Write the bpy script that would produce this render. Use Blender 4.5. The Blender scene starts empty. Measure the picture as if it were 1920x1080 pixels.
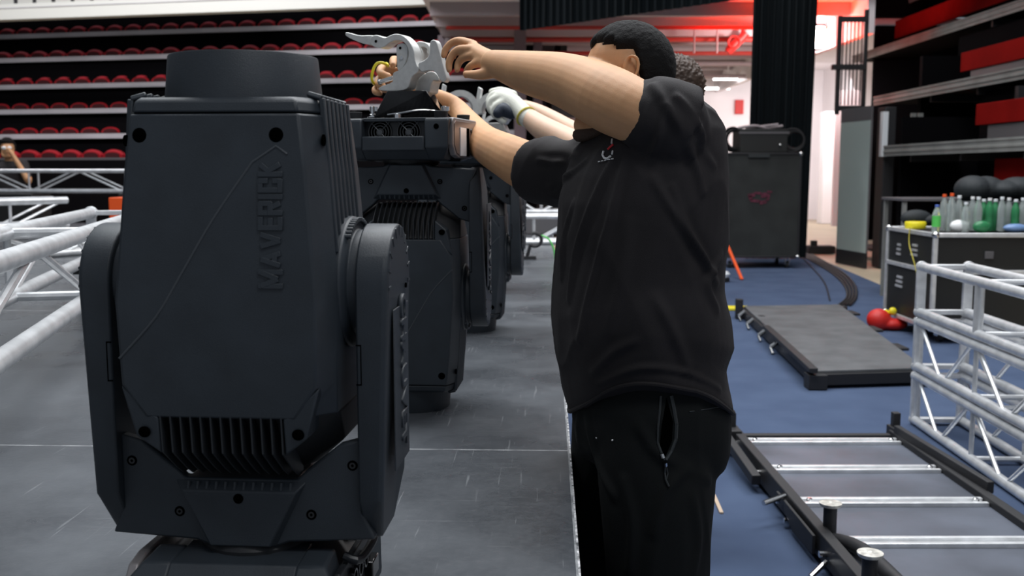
import bpy, bmesh, math, random
from mathutils import Vector, Matrix, Euler, noise
from mathutils.bvhtree import BVHTree
random.seed(7)
SC = bpy.context.scene
COL = SC.collection
R = math.radians
PI = math.pi
# ------------------------------------------------------------------ camera
F = 1870.0                      # focal length in pixels of the 1920 wide frame
HOR = 320.0                     # horizon row
CAM_Z = 1.40                    # eye height over the carpet
PITCH = math.atan((540 - HOR) / F)
cd = bpy.data.cameras.new('camera')
cam = bpy.data.objects.new('camera', cd); COL.objects.link(cam)
cam.location = (0, 0, CAM_Z)
cam.rotation_euler = (PI / 2 - PITCH, 0, 0)
cd.sensor_width = 36.0
cd.lens = F / 1920 * 36.0
cd.clip_end = 200
cd.dof.use_dof = True
cd.dof.focus_distance = 2.0
cd.dof.aperture_fstop = 6.2
SC.camera = cam
# ------------------------------------------------------------------ world, lights, exposure
SC.view_settings.view_transform = 'Standard'
SC.view_settings.look = 'None'
SC.view_settings.gamma = 1
SC.view_settings.use_curve_mapping = False
SC.view_settings.exposure = 0.0
w = bpy.data.worlds.new('hall'); SC.world = w; w.use_nodes = True
w.node_tree.nodes['Background'].inputs[0].default_value = (0.80, 0.88, 1.0, 1)
w.node_tree.nodes['Background'].inputs[1].default_value = 0.27
def area(name, loc, target, sx, sy, power, col=(1, 1, 1), spread=180):
    l = bpy.data.lights.new(name, 'AREA'); l.shape = 'RECTANGLE'; l.size = sx; l.size_y = sy
    l.energy = power; l.color = col; l.spread = R(spread)
    o = bpy.data.objects.new(name, l); COL.objects.link(o)
    o.location = loc
    o.rotation_euler = (Vector(target) - Vector(loc)).to_track_quat('-Z', 'Y').to_euler()
    return o
area('arena_light_stage', (-2.5, 6.0, 8.5), (-1.0, 3.0, 0.7), 5, 3, 520, (0.93, 0.97, 1.0))
area('arena_light_front', (2.0, -1.5, 8.0), (0.3, 2.6, 0.8), 3, 2, 190, (0.97, 0.98, 1.0))
area('arena_light_over', (0.6, 4.2, 7.0), (0.6, 3.4, 0.8), 3, 1.5, 260, (0.97, 0.98, 1.0))
area('arena_light_floor', (4.0, 7.0, 8.0), (2.2, 5.5, 0.0), 4, 3, 380, (0.95, 0.97, 1.0))
area('arena_light_seats', (-7, 13.0, 9.0), (-6, 22.0, 2.5), 8, 2, 1000, (1.0, 0.97, 1.0))
area('arena_light_back', (2.5, 13.0, 9.0), (3.0, 14.0, 0.5), 4, 3, 300, (1.0, 0.98, 0.97))
area('corridor_light', (3.5, 24.0, 3.5), (3.5, 24.5, 0), 8, 4, 260, (1.0, 0.96, 0.97))
area('corridor_light_deep', (8.0, 26.0, 3.0), (8.0, 28.0, 1.5), 4, 2, 110, (1.0, 0.93, 0.93))
area('red_wash', (4.6, 17.3, 3.0), (4.9, 17.8, 4.25), 2.4, 0.5, 110, (1.0, 0.05, 0.015), 120)

# ------------------------------------------------------------------ pixel helpers (turn a pixel into a place in the hall)
cp, sp = math.cos(PITCH), math.sin(PITCH)
def ray(px, py):
    a = (px - 960) / F; b = (540 - py) / F
    return Vector((a, cp + b * sp, -sp + b * cp))
def at(px, py, D):
    r = ray(px, py); t = D / r.y
    return Vector((0, 0, CAM_Z)) + r * t
def onz(px, py, z):
    r = ray(px, py); t = (z - CAM_Z) / r.z
    return Vector((0, 0, CAM_Z)) + r * t
def onx(px, py, x):
    r = ray(px, py); t = x / r.x
    return Vector((0, 0, CAM_Z)) + r * t
def onplane(px, py, p, n):
    r = ray(px, py); o = Vector((0, 0, CAM_Z))
    t = (Vector(p) - o).dot(Vector(n)) / r.dot(Vector(n))
    return o + r * t
# ------------------------------------------------------------------ materials
MATS = {}
def mat(name, col, rough=0.5, metal=0.0, bump=0.0, bscale=200.0, var=0.0, vscale=8.0, emit=None, estr=0.0, trans=0.0, ior=1.45, coat=0.0, sss=0.0, var2=None, spec=None):
    m = bpy.data.materials.new(name); m.use_nodes = True
    nt = m.node_tree; n = nt.nodes; l = nt.links
    b = n['Principled BSDF']
    b.inputs['Base Color'].default_value = (*col, 1)
    b.inputs['Roughness'].default_value = rough
    b.inputs['Metallic'].default_value = metal
    if spec is not None: b.inputs['Specular IOR Level'].default_value = spec
    if trans: b.inputs['Transmission Weight'].default_value = trans; b.inputs['IOR'].default_value = ior
    if coat: b.inputs['Coat Weight'].default_value = coat
    if sss:
        b.inputs['Subsurface Weight'].default_value = sss
        b.inputs['Subsurface Radius'].default_value = (0.012, 0.005, 0.003); b.inputs['Subsurface Scale'].default_value = 1.0
    if emit: b.inputs['Emission Color'].default_value = (*emit, 1); b.inputs['Emission Strength'].default_value = estr
    tc = n.new('ShaderNodeTexCoord')
    if var:
        t = n.new('ShaderNodeTexNoise'); t.inputs['Scale'].default_value = vscale; t.inputs['Detail'].default_value = 6
        l.new(tc.outputs['Object'], t.inputs['Vector'])
        mx = n.new('ShaderNodeMix'); mx.data_type = 'RGBA'
        c2 = var2 if var2 else tuple(min(1, c * (1 + var)) for c in col)
        c1 = col if var2 else tuple(c * (1 - var) for c in col)
        mx.inputs[6].default_value = (*c1, 1); mx.inputs[7].default_value = (*c2, 1)
        rp = n.new('ShaderNodeMapRange'); rp.inputs[1].default_value = 0.35; rp.inputs[2].default_value = 0.65
        l.new(t.outputs['Fac'], rp.inputs[0]); l.new(rp.outputs[0], mx.inputs[0])
        l.new(mx.outputs[2], b.inputs['Base Color'])
    if bump:
        t2 = n.new('ShaderNodeTexNoise'); t2.inputs['Scale'].default_value = bscale; t2.inputs['Detail'].default_value = 3
        l.new(tc.outputs['Object'], t2.inputs['Vector'])
        bp = n.new('ShaderNodeBump'); bp.inputs['Strength'].default_value = bump; bp.inputs['Distance'].default_value = 0.002
        l.new(t2.outputs['Fac'], bp.inputs['Height']); l.new(bp.outputs[0], b.inputs['Normal'])
    MATS[name] = m
    return m
M = {}
M['plastic'] = mat('textured black plastic', (0.024, 0.031, 0.039), 0.48, bump=0.25, bscale=900, var=0.12, vscale=14)
M['plastic2'] = mat('smooth black plastic', (0.012, 0.014, 0.017), 0.42)
M['crease'] = mat('highlit worn plastic ridge', (0.055, 0.062, 0.07), 0.45)  # ridge highlight put into a lighter colour, along with its wear
M['heatsink'] = mat('black heatsink', (0.010, 0.011, 0.013), 0.5)
M['fin'] = mat('heatsink fin', (0.022, 0.025, 0.029), 0.45)
M['hole'] = mat('black screw recess', (0.0008, 0.0008, 0.0008), 1.0, spec=0.0)
M['rubber'] = mat('rubber', (0.02, 0.021, 0.023), 0.7)
M['gloss'] = mat('gloss black metal', (0.012, 0.012, 0.013), 0.12, metal=0.3, coat=0.6)
M['screen'] = mat('display glass', (0.75, 0.75, 0.77), 0.12, coat=0.5)
M['bezel'] = mat('panel bezel', (0.22, 0.17, 0.15), 0.35, metal=0.4)
M['bezel2'] = mat('panel rim', (0.30, 0.28, 0.28), 0.5, metal=0.5)
M['cast'] = mat('cast aluminium', (0.62, 0.62, 0.60), 0.45, metal=0.35, bump=0.3, bscale=500, var=0.06, vscale=60)
M['alu'] = mat('truss aluminium', (0.74, 0.75, 0.76), 0.38, metal=0.6, bump=0.12, bscale=160, var=0.12, vscale=14)
M['chrome'] = mat('chrome', (0.7, 0.7, 0.7), 0.15, metal=1.0)
M['skin'] = mat('skin', (0.57, 0.305, 0.150), 0.6, bump=0.12, bscale=350, var=0.08, vscale=10, sss=0.25)
M['skin2'] = mat('pale skin', (0.66, 0.44, 0.31), 0.5, bump=0.1, bscale=350, sss=0.25)
M['hair'] = mat('black hair', (0.0045, 0.004, 0.004), 0.85, bump=0.9, bscale=260, spec=0.25)
M['brown hair'] = mat('brown hair', (0.055, 0.030, 0.018), 0.6, bump=1.0, bscale=140)
M['shirt'] = mat('black cotton shirt', (0.022, 0.0195, 0.0205), 0.8, bump=0.35, bscale=700, var=0.2, vscale=6, spec=0.25)
M['trouser'] = mat('black sweatpants', (0.007, 0.008, 0.008), 0.9, bump=0.3, bscale=600, spec=0.2)
M['zip'] = mat('zip tape', (0.02, 0.024, 0.025), 0.5)
M['white'] = mat('white', (0.8, 0.8, 0.8), 0.5)
M['red print'] = mat('red print', (0.6, 0.02, 0.03), 0.6)
M['glove'] = mat('knitted glove', (0.68, 0.68, 0.60), 0.9, bump=0.8, bscale=260)
M['glove palm'] = mat('navy glove palm', (0.01, 0.018, 0.035), 0.6)
M['yellow'] = mat('yellow plastic', (0.80, 0.68, 0.02), 0.4)
M['yellowband'] = mat('yellow cuff trim', (0.50, 0.42, 0.05), 0.7)
M['shoe'] = mat('black shoe', (0.01, 0.01, 0.011), 0.6)
M['black'] = mat('black painted steel', (0.012, 0.012, 0.014), 0.6)
M['deck'] = mat('stage riser board', (0.085, 0.088, 0.092), 0.7, var=0.2, vscale=5, bump=0.2, bscale=200)
M['deck2'] = mat('board underside', (0.085, 0.095, 0.12), 0.42, var=0.25, vscale=3)
M['casebl'] = mat('case laminate', (0.008, 0.0085, 0.008), 0.55, bump=0.3, bscale=300)
M['carpetcase'] = mat('case carpet', (0.018, 0.020, 0.019), 0.8, var=0.2, vscale=4)
M['pink'] = mat('faded pink stencil', (0.085, 0.012, 0.028), 0.8, var=0.4, vscale=25)
M['red'] = mat('red plastic', (0.55, 0.015, 0.01), 0.5)
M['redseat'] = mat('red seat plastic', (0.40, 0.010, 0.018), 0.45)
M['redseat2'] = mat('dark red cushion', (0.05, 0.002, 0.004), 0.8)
M['redpanel'] = mat('red bleacher panel', (0.20, 0.005, 0.004), 0.9, var=0.12, vscale=2, spec=0.05)
M['orange'] = mat('orange', (0.80, 0.09, 0.01), 0.5)
M['rail'] = mat('pale nosing rail', (0.48, 0.465, 0.49), 0.5, var=0.1, vscale=1)
M['rail2'] = mat('ribbed aluminium rail', (0.20, 0.205, 0.195), 0.55, metal=0.0, var=0.15, vscale=3)
M['riser'] = mat('black riser', (0.003, 0.0028, 0.0035), 0.9, spec=0.05)
M['fascia'] = mat('off white fascia', (0.72, 0.73, 0.68), 0.5)
M['drape'] = mat('black velour drape', (0.004, 0.007, 0.009), 0.9, spec=0.2)
M['greenpanel'] = mat('pale grey green panel', (0.34, 0.40, 0.38), 0.6)
M['conc'] = mat('grey steel', (0.10, 0.095, 0.10), 0.6)
M['wallwhite'] = mat('white painted wall', (0.78, 0.75, 0.77), 0.7, var=0.05, vscale=0.6)
M['cream'] = mat('cream floor', (0.50, 0.42, 0.30), 0.45, var=0.1, vscale=1)
M['pipe'] = mat('painted pipe', (0.35, 0.30, 0.31), 0.5)
M['redpipe'] = mat('red sprinkler pipe', (0.40, 0.03, 0.02), 0.5)
M['cable'] = mat('black cable', (0.008, 0.008, 0.009), 0.5)
M['petg'] = mat('clear bottle', (0.75, 0.82, 0.80), 0.15, trans=0.75)
M["blue2"] = mat("pale blue film", (0.15,0.25,0.45), 0.3)
M['petgreen'] = mat('green bottle', (0.05, 0.30, 0.12), 0.2, trans=0.4)
M['capw'] = mat('white cap', (0.75, 0.78, 0.8), 0.4)
M['blue'] = mat('blue plastic', (0.08, 0.15, 0.5), 0.4)
M['limegreen'] = mat('green label', (0.10, 0.55, 0.10), 0.5)
M['bag'] = mat('black nylon bag', (0.010, 0.014, 0.017), 0.7, bump=0.6, bscale=40)
M['lamp'] = mat('lamp face', (1, 1, 1), 0.5, emit=(1, 0.93, 0.88), estr=30)
M['tube'] = mat('fluorescent tube', (1, 1, 1), 0.5, emit=(1, 0.93, 0.93), estr=4)
M['window'] = mat('lit corridor opening', (0.8, 0.8, 0.8), 0.5)
M['wood'] = mat('wood sliver', (0.5, 0.38, 0.28), 0.7)
M['purple'] = mat('greyish steel column', (0.16, 0.13, 0.145), 0.6)

def deck_material():
    m = bpy.data.materials.new('worn black stage deck'); m.use_nodes = True
    nt = m.node_tree; n = nt.nodes; l = nt.links; b = n['Principled BSDF']
    tc = n.new('ShaderNodeTexCoord')
    def nz(scale, detail=6, stretch=None, rough=0.6):
        t = n.new('ShaderNodeTexNoise'); t.inputs['Scale'].default_value = scale; t.inputs['Detail'].default_value = detail
        t.inputs['Roughness'].default_value = rough
        if stretch:
            mp = n.new('ShaderNodeMapping'); mp.inputs['Scale'].default_value = stretch
            l.new(tc.outputs['Object'], mp.inputs['Vector']); l.new(mp.outputs[0], t.inputs['Vector'])
        else: l.new(tc.outputs['Object'], t.inputs['Vector'])
        return t
    def ramp(src, a, c, lo=0.0, hi=1.0):
        r = n.new('ShaderNodeMapRange'); r.inputs[1].default_value = a; r.inputs[2].default_value = c
        r.inputs[3].default_value = lo; r.inputs[4].default_value = hi; l.new(src, r.inputs[0]); return r.outputs[0]
    def mix(f, a, c):
        x = n.new('ShaderNodeMix'); x.data_type = 'RGBA'
        l.new(f, x.inputs[0])
        for s, k in ((a, 6), (c, 7)):
            if isinstance(s, tuple): x.inputs[k].default_value = (*s, 1)
            else: l.new(s, x.inputs[k])
        return x.outputs[2]
    big = nz(1.3, 5); scr = nz(1.0, 4, (90, 3, 1)); scr2 = nz(1.0, 4, (2.5, 120, 1)); fine = nz(60, 4)
    c = mix(ramp(big.outputs['Fac'], 0.38, 0.62), (0.048, 0.053, 0.060), (0.104, 0.113, 0.125))
    c = mix(ramp(fine.outputs['Fac'], 0.45, 0.8, 0, 0.4), c, (0.12, 0.125, 0.135))
    c = mix(ramp(scr.outputs['Fac'], 0.64, 0.70, 0, 0.55), c, (0.22, 0.23, 0.24))
    c = mix(ramp(scr2.outputs['Fac'], 0.66, 0.72, 0, 0.5), c, (0.20, 0.21, 0.22))
    # panel joints: 1.22 x 2.44 boards
    br = n.new('ShaderNodeTexBrick'); br.inputs['Scale'].default_value = 1
    br.offset = 0; br.inputs['Brick Width'].default_value = 60.0; br.inputs['Row Height'].default_value = 2.44
    br.inputs['Mortar Size'].default_value = 0.004; br.inputs['Mortar Smooth'].default_value = 0.0
    mp = n.new('ShaderNodeMapping'); mp.inputs['Location'].default_value = (0.0, 1.66, 0)
    l.new(tc.outputs['Object'], mp.inputs['Vector']); l.new(mp.outputs[0], br.inputs['Vector'])
    jn = nz(14, 4)
    mul = n.new('ShaderNodeMath'); mul.operation = 'MULTIPLY'
    l.new(br.outputs['Fac'], mul.inputs[0]); l.new(ramp(jn.outputs['Fac'], 0.35, 0.6, 0.25, 1.0), mul.inputs[1])
    c = mix(mul.outputs[0], c, (0.36, 0.37, 0.38))
    l.new(c, b.inputs['Base Color'])
    l.new(ramp(big.outputs['Fac'], 0.3, 0.7, 0.20, 0.40), b.inputs['Roughness'])
    bp = n.new('ShaderNodeBump'); bp.inputs['Strength'].default_value = 0.15; bp.inputs['Distance'].default_value = 0.003
    l.new(fine.outputs['Fac'], bp.inputs['Height']); l.new(bp.outputs[0], b.inputs['Normal'])
    return m
M['stage'] = deck_material()
M['carpet'] = mat('blue carpet', (0.058, 0.082, 0.142), 0.95, var=0.22, vscale=3, var2=(0.070, 0.098, 0.165), bump=0.9, bscale=420, spec=0.1)
M['edgeworn'] = mat('worn edge strip', (0.06, 0.065, 0.07), 0.5, metal=0.3, var=0.3, vscale=60, var2=(0.75, 0.75, 0.76))
M['skirt'] = mat('stage side panel', (0.01, 0.01, 0.012), 0.7)

# ------------------------------------------------------------------ mesh builder
class MB:
    def __init__(s): s.v = []; s.f = []; s.sm = []
    def add(s, vs, fs, smooth=False):
        o = len(s.v); s.v += [Vector(p) for p in vs]
        for f in fs: s.f.append([o + i for i in f]); s.sm.append(smooth)
        return s
    def box(s, c, sz, rot=None, m=None):
        x, y, z = sz[0] / 2, sz[1] / 2, sz[2] / 2
        vs = [Vector(p) for p in ((-x, -y, -z), (x, -y, -z), (x, y, -z), (-x, y, -z), (-x, -y, z), (x, -y, z), (x, y, z), (-x, y, z))]
        if rot: e = Euler(rot).to_matrix(); vs = [e @ p for p in vs]
        vs = [p + Vector(c) for p in vs]
        return s.add(vs, [(3, 2, 1, 0), (4, 5, 6, 7), (0, 1, 5, 4), (1, 2, 6, 5), (2, 3, 7, 6), (3, 0, 4, 7)])
    def box2(s, a, b):
        return s.box([(a[i] + b[i]) / 2 for i in range(3)], [abs(a[i] - b[i]) for i in range(3)])
    def bar(s, p0, p1, w, h, up=(0, 0, 1)):
        p0, p1 = Vector(p0), Vector(p1); d = (p1 - p0).normalized()
        u = Vector(up); x = d.cross(u)
        if x.length < 1e-4: x = d.cross(Vector((1, 0, 0)))
        x.normalize(); y = x.cross(d).normalized()
        vs = [p + x * a * w / 2 + y * b * h / 2 for p in (p0, p1) for a, b in ((-1, -1), (1, -1), (1, 1), (-1, 1))]
        return s.add(vs, [(3, 2, 1, 0), (4, 5, 6, 7), (0, 1, 5, 4), (1, 2, 6, 5), (2, 3, 7, 6), (3, 0, 4, 7)])
    def tube(s, pts, rad, n=12, cap=True, sub=1, flat=1.0, up=(0, 0, 1), dome=False):
        pts = [Vector(p) for p in pts]
        if not hasattr(rad, '__len__'): rad = [rad] * len(pts)
        rad = list(rad)
        if sub > 1 and len(pts) > 2:
            P, Q = [], []
            for i in range(len(pts) - 1):
                a = pts[max(i - 1, 0)]; b = pts[i]; c = pts[i + 1]; d = pts[min(i + 2, len(pts) - 1)]
                ra, rb, rc, rd = rad[max(i - 1, 0)], rad[i], rad[i + 1], rad[min(i + 2, len(pts) - 1)]
                for k in range(sub):
                    t = k / sub
                    h = lambda a, b, c, d: 0.5 * ((2 * b) + (c - a) * t + (2 * a - 5 * b + 4 * c - d) * t * t + (3 * b - a - 3 * c + d) * t ** 3)
                    P.append(h(a, b, c, d)); Q.append(h(ra, rb, rc, rd))
            P.append(pts[-1]); Q.append(rad[-1]); pts, rad = P, Q
        if dome:
            d0 = (pts[0] - pts[1]).normalized(); d1 = (pts[-1] - pts[-2]).normalized()
            A = [(pts[0] + d0 * rad[0] * math.sin(a), rad[0] * math.cos(a)) for a in (1.45, 1.15, 0.8, 0.4)]
            B = [(pts[-1] + d1 * rad[-1] * math.sin(a), rad[-1] * math.cos(a)) for a in (0.4, 0.8, 1.15, 1.45)]
            pts = [a[0] for a in A] + pts + [b[0] for b in B]; rad = [a[1] for a in A] + rad + [b[1] for b in B]
        N = len(pts); prev = None; vs = []
        for i, p in enumerate(pts):
            d = (pts[min(i + 1, N - 1)] - pts[max(i - 1, 0)]).normalized()
            if prev is None:
                x = d.cross(Vector(up))
                if x.length < 1e-3: x = d.cross(Vector((1, 0, 0)))
                x.normalize()
            else:
                x = prev - d * prev.dot(d); x.normalize()
            prev = x; y = d.cross(x)
            for k in range(n):
                a = 2 * PI * k / n
                vs.append(p + (x * math.cos(a) + y * math.sin(a) * flat) * rad[i])
        fs = [(i * n + k, i * n + (k + 1) % n, (i + 1) * n + (k + 1) % n, (i + 1) * n + k) for i in range(N - 1) for k in range(n)]
        s.add(vs, fs, True)
        if cap:
            o = len(s.v) - len(vs)
            s.f.append([o + k for k in range(n)][::-1]); s.sm.append(False)
            s.f.append([o + (N - 1) * n + k for k in range(n)]); s.sm.append(False)
        return s
    def loft(s, secs, smooth=False, cap=True):
        n = len(secs[0]); vs = [p for sec in secs for p in sec]
        fs = [(i * n + k, i * n + (k + 1) % n, (i + 1) * n + (k + 1) % n, (i + 1) * n + k) for i in range(len(secs) - 1) for k in range(n)]
        o = len(s.v); s.add(vs, fs, smooth)
        if cap:
            s.f.append([o + k for k in range(n)][::-1]); s.sm.append(False)
            s.f.append([o + (len(secs) - 1) * n + k for k in range(n)]); s.sm.append(False)
        return s
    def prism(s, poly, ext):
        ext = Vector(ext); poly = [Vector(p) for p in poly]; n = len(poly)
        return s.loft([poly, [p + ext for p in poly]])
    def ell(s, c, r, n=20, m=14, rot=None):
        c = Vector(c)
        if not hasattr(r, '__len__'): r = (r, r, r)
        e = rot if isinstance(rot, Matrix) else (Euler(rot).to_matrix() if rot else Matrix.Identity(3))
        vs = [c + e @ Vector((0, 0, -r[2]))]
        for i in range(1, m):
            t = PI * i / m
            for k in range(n):
                a = 2 * PI * k / n
                vs.append(c + e @ Vector((r[0] * math.sin(t) * math.cos(a), r[1] * math.sin(t) * math.sin(a), -r[2] * math.cos(t))))
        vs.append(c + e @ Vector((0, 0, r[2])))
        fs = [(0, 1 + (k + 1) % n, 1 + k) for k in range(n)]
        for i in range(m - 2):
            for k in range(n):
                fs.append((1 + i * n + k, 1 + i * n + (k + 1) % n, 1 + (i + 1) * n + (k + 1) % n, 1 + (i + 1) * n + k))
        L = len(vs) - 1
        fs += [(1 + (m - 2) * n + k, 1 + (m - 2) * n + (k + 1) % n, L) for k in range(n)]
        return s.add(vs, fs, True)
    def lathe(s, prof, c=(0, 0, 0), n=24, rot=None, cap=True):
        c = Vector(c); e = Euler(rot).to_matrix() if rot else Matrix.Identity(3)
        secs = [[c + e @ Vector((r * math.cos(2 * PI * k / n), r * math.sin(2 * PI * k / n), z)) for k in range(n)] for r, z in prof]
        return s.loft(secs, smooth=True, cap=cap)
    def torus(s, c, R_, r_, rot=None, n=28, m=8, arc=(0, 2 * PI)):
        e = Euler(rot).to_matrix() if rot else Matrix.Identity(3); c = Vector(c)
        full = abs(arc[1] - arc[0] - 2 * PI) < 1e-4
        K = n if full else n + 1
        vs = []
        for i in range(K):
            a = arc[0] + (arc[1] - arc[0]) * i / n
            for j in range(m):
                b = 2 * PI * j / m
                vs.append(c + e @ Vector(((R_ + r_ * math.cos(b)) * math.cos(a), (R_ + r_ * math.cos(b)) * math.sin(a), r_ * math.sin(b))))
        fs = [(i * m + j, ((i + 1) % K) * m + j, ((i + 1) % K) * m + (j + 1) % m, i * m + (j + 1) % m) for i in range(n) for j in range(m)]
        return s.add(vs, fs, True)
    def xf(s, mtx):
        s.v = [mtx @ p for p in s.v]; return s
    def mesh(s, name):
        me = bpy.data.meshes.new(name); me.from_pydata([tuple(p) for p in s.v], [], s.f)
        bm = bmesh.new(); bm.from_mesh(me)
        bmesh.ops.recalc_face_normals(bm, faces=bm.faces)
        for f in bm.faces: f.smooth = True
        for e in bm.edges: e.smooth = len(e.link_faces) == 2 and e.calc_face_angle(0) < 0.6
        bm.to_mesh(me); bm.free()
        return me
    def build(s, name, m, parent=None, bevel=0.0, seg=2, sharp=True):
        me = s.mesh(name); return link(name, me, m, parent, bevel, seg)
def link(name, me, m, parent=None, bevel=0.0, seg=2):
    o = bpy.data.objects.new(name, me); COL.objects.link(o)
    if m: me.materials.clear(); me.materials.append(m)
    if parent is not None:
        o.parent = parent
        if parent.get('_w'): 
            root = parent
            o.matrix_parent_inverse = root_matrix(parent).inverted()
            o['_w'] = 1
    if bevel:
        md = o.modifiers.new('bevel', 'BEVEL'); md.width = bevel; md.segments = seg; md.limit_method = 'ANGLE'; md.angle_limit = R(35)
        md.harden_normals = False
    return o
def root_matrix(p):
    # children of a "world coordinates" thing are built where they stand
    if p.parent is None: return Matrix.Translation(p.location)
    return Matrix.Identity(4)
def thing(name, label, cat, loc=(0, 0, 0), rot=(0, 0, 0), group=None, world=False):
    o = bpy.data.objects.new(name, None); COL.objects.link(o)
    o.empty_display_size = 0.05
    o.location = loc; o.rotation_euler = rot
    o['label'] = label; o['category'] = cat
    if group: o['group'] = group
    if world: o['_w'] = 1
    return o
def tag(o, label, cat, group=None, kind=None):
    o['label'] = label; o['category'] = cat
    if group: o['group'] = group
    if kind: o['kind'] = kind
    return o
def struct(name, mb, m, bevel=0):
    o = mb.build(name, m, None, bevel); o['kind'] = 'structure'; return o
def kids(o): return [c for c in list(bpy.data.objects) if c.parent is o]
def dup(root, loc, rot=None, label=None, group=None, scale=None):
    def rec(o, parent):
        c = o.copy(); COL.objects.link(c)
        if parent is not None: c.parent = parent
        for k in o.children: rec(k, c)
        return c
    c = rec(root, None)
    c.location = loc
    if rot is not None: c.rotation_euler = rot
    if scale: c.scale = scale
    if label: c['label'] = label
    if group: c['group'] = group
    return c
def evalmesh(o, name):
    bpy.context.view_layer.update()
    dg = bpy.context.evaluated_depsgraph_get()
    return bpy.data.meshes.new_from_object(o.evaluated_get(dg))
def fuse(mb, name, voxel=0.006, smooth=4, fac=0.5):
    me = mb.mesh(name + '_raw'); o = bpy.data.objects.new('tmp', me); COL.objects.link(o)
    r = o.modifiers.new('r', 'REMESH'); r.mode = 'VOXEL'; r.voxel_size = voxel; r.use_smooth_shade = True
    if smooth:
        sm = o.modifiers.new('s', 'SMOOTH'); sm.iterations = smooth; sm.factor = fac
    res = evalmesh(o, name); bpy.data.objects.remove(o)
    res.name = name
    for p in res.polygons: p.use_smooth = True
    return res
def text_mesh(body, size, extrude, offset=0.0, spacing=1.0):
    cu = bpy.data.curves.new('t', 'FONT'); cu.body = body; cu.size = size; cu.extrude = extrude; cu.offset = offset
    cu.align_x = 'CENTER'; cu.align_y = 'CENTER'; cu.space_character = spacing; cu.resolution_u = 4
    cu.bevel_depth = 0.0009; cu.bevel_resolution = 0
    o = bpy.data.objects.new('t', cu); COL.objects.link(o)
    me = evalmesh(o, 't'); bpy.data.objects.remove(o); return me
def text(name, body, size, m, mtx, parent, extrude=0.001, offset=0.0, sx=1.0, spacing=1.0):
    me = text_mesh(body, size, extrude, offset, spacing)
    me.transform(mtx @ Matrix.Diagonal((sx, 1, 1, 1)))
    me.name = name
    return link(name, me, m, parent)
STROKES = {'M': (.84, [(0, 0, 0, 1), (.84, 0, .84, 1), (0, 1, .42, .12), (.84, 1, .42, .12)]), 'A': (.74, [(0, 0, .37, 1), (.74, 0, .37, 1), (.14, .30, .60, .30)]),
 'V': (.74, [(0, 1, .37, 0), (.74, 1, .37, 0)]), 'E': (.50, [(0, 0, 0, 1), (0, 0, .50, 0), (0, .5, .44, .5), (0, 1, .50, 1)]), 'R': (.56, [(0, 0, 0, 1), (0, 1, .50, 1), (.56, .95, .56, .55), (0, .5, .50, .5), (.30, .5, .58, 0)]),
 'I': (.0, [(0, 0, 0, 1)]), 'C': (.56, [(0, .06, 0, .94), (0, 1, .5, 1), (0, 0, .5, 0), (.56, .95, .56, .74), (.56, .05, .56, .26)]), 'K': (.58, [(0, 0, 0, 1), (.06, .45, .58, 1), (.20, .58, .60, 0)])}
def block_text(name, word, hgt, length, th, raise_, m, mtx, parent):
    # condensed block capitals raised from the surface
    tot = sum(STROKES[c][0] + .40 for c in word) - .40
    sx = (length - th) / (tot * hgt); x = -(length - th) / 2; ih = hgt - th; mb = MB()
    q_ = 0
    for c in word:
        for (a, b, c_, d) in STROKES[c][1]:
            p = Vector((x + a * hgt * sx, -ih / 2 + b * ih, 0)); q = Vector((x + c_ * hgt * sx, -ih / 2 + d * ih, 0)); e = (q - p).normalized() * th / 2
            s_ = .0 if abs(p.x - q.x) > 1e-5 and abs(p.y - q.y) > 1e-5 else 1
            n = Vector((-e.y, e.x, 0)); p = p - e * s_; q = q + e * s_
            A = [p + n, p - n, q - n, q + n]
            q_ = (q_ + 1) % 6
            mb.loft([[v + Vector((0, 0, -.001)) for v in A], [v + Vector((0, 0, raise_ + q_ * .00011)) for v in A]])
        x += (STROKES[c][0] + .40) * hgt * sx
    mb.xf(mtx); return mb.build(name, m, parent, .0007, 2)
def surf(me):
    return BVHTree.FromPolygons([v.co.copy() for v in me.vertices], [list(p.vertices) for p in me.polygons])
def hit(bvh, px, py, off=0.0):
    r = ray(px, py).normalized(); h = bvh.ray_cast(Vector((0, 0, CAM_Z)), r)
    if h[0] is None: return None
    return h[0] + h[1] * off * (1 if h[1].dot(r) < 0 else -1)

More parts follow.
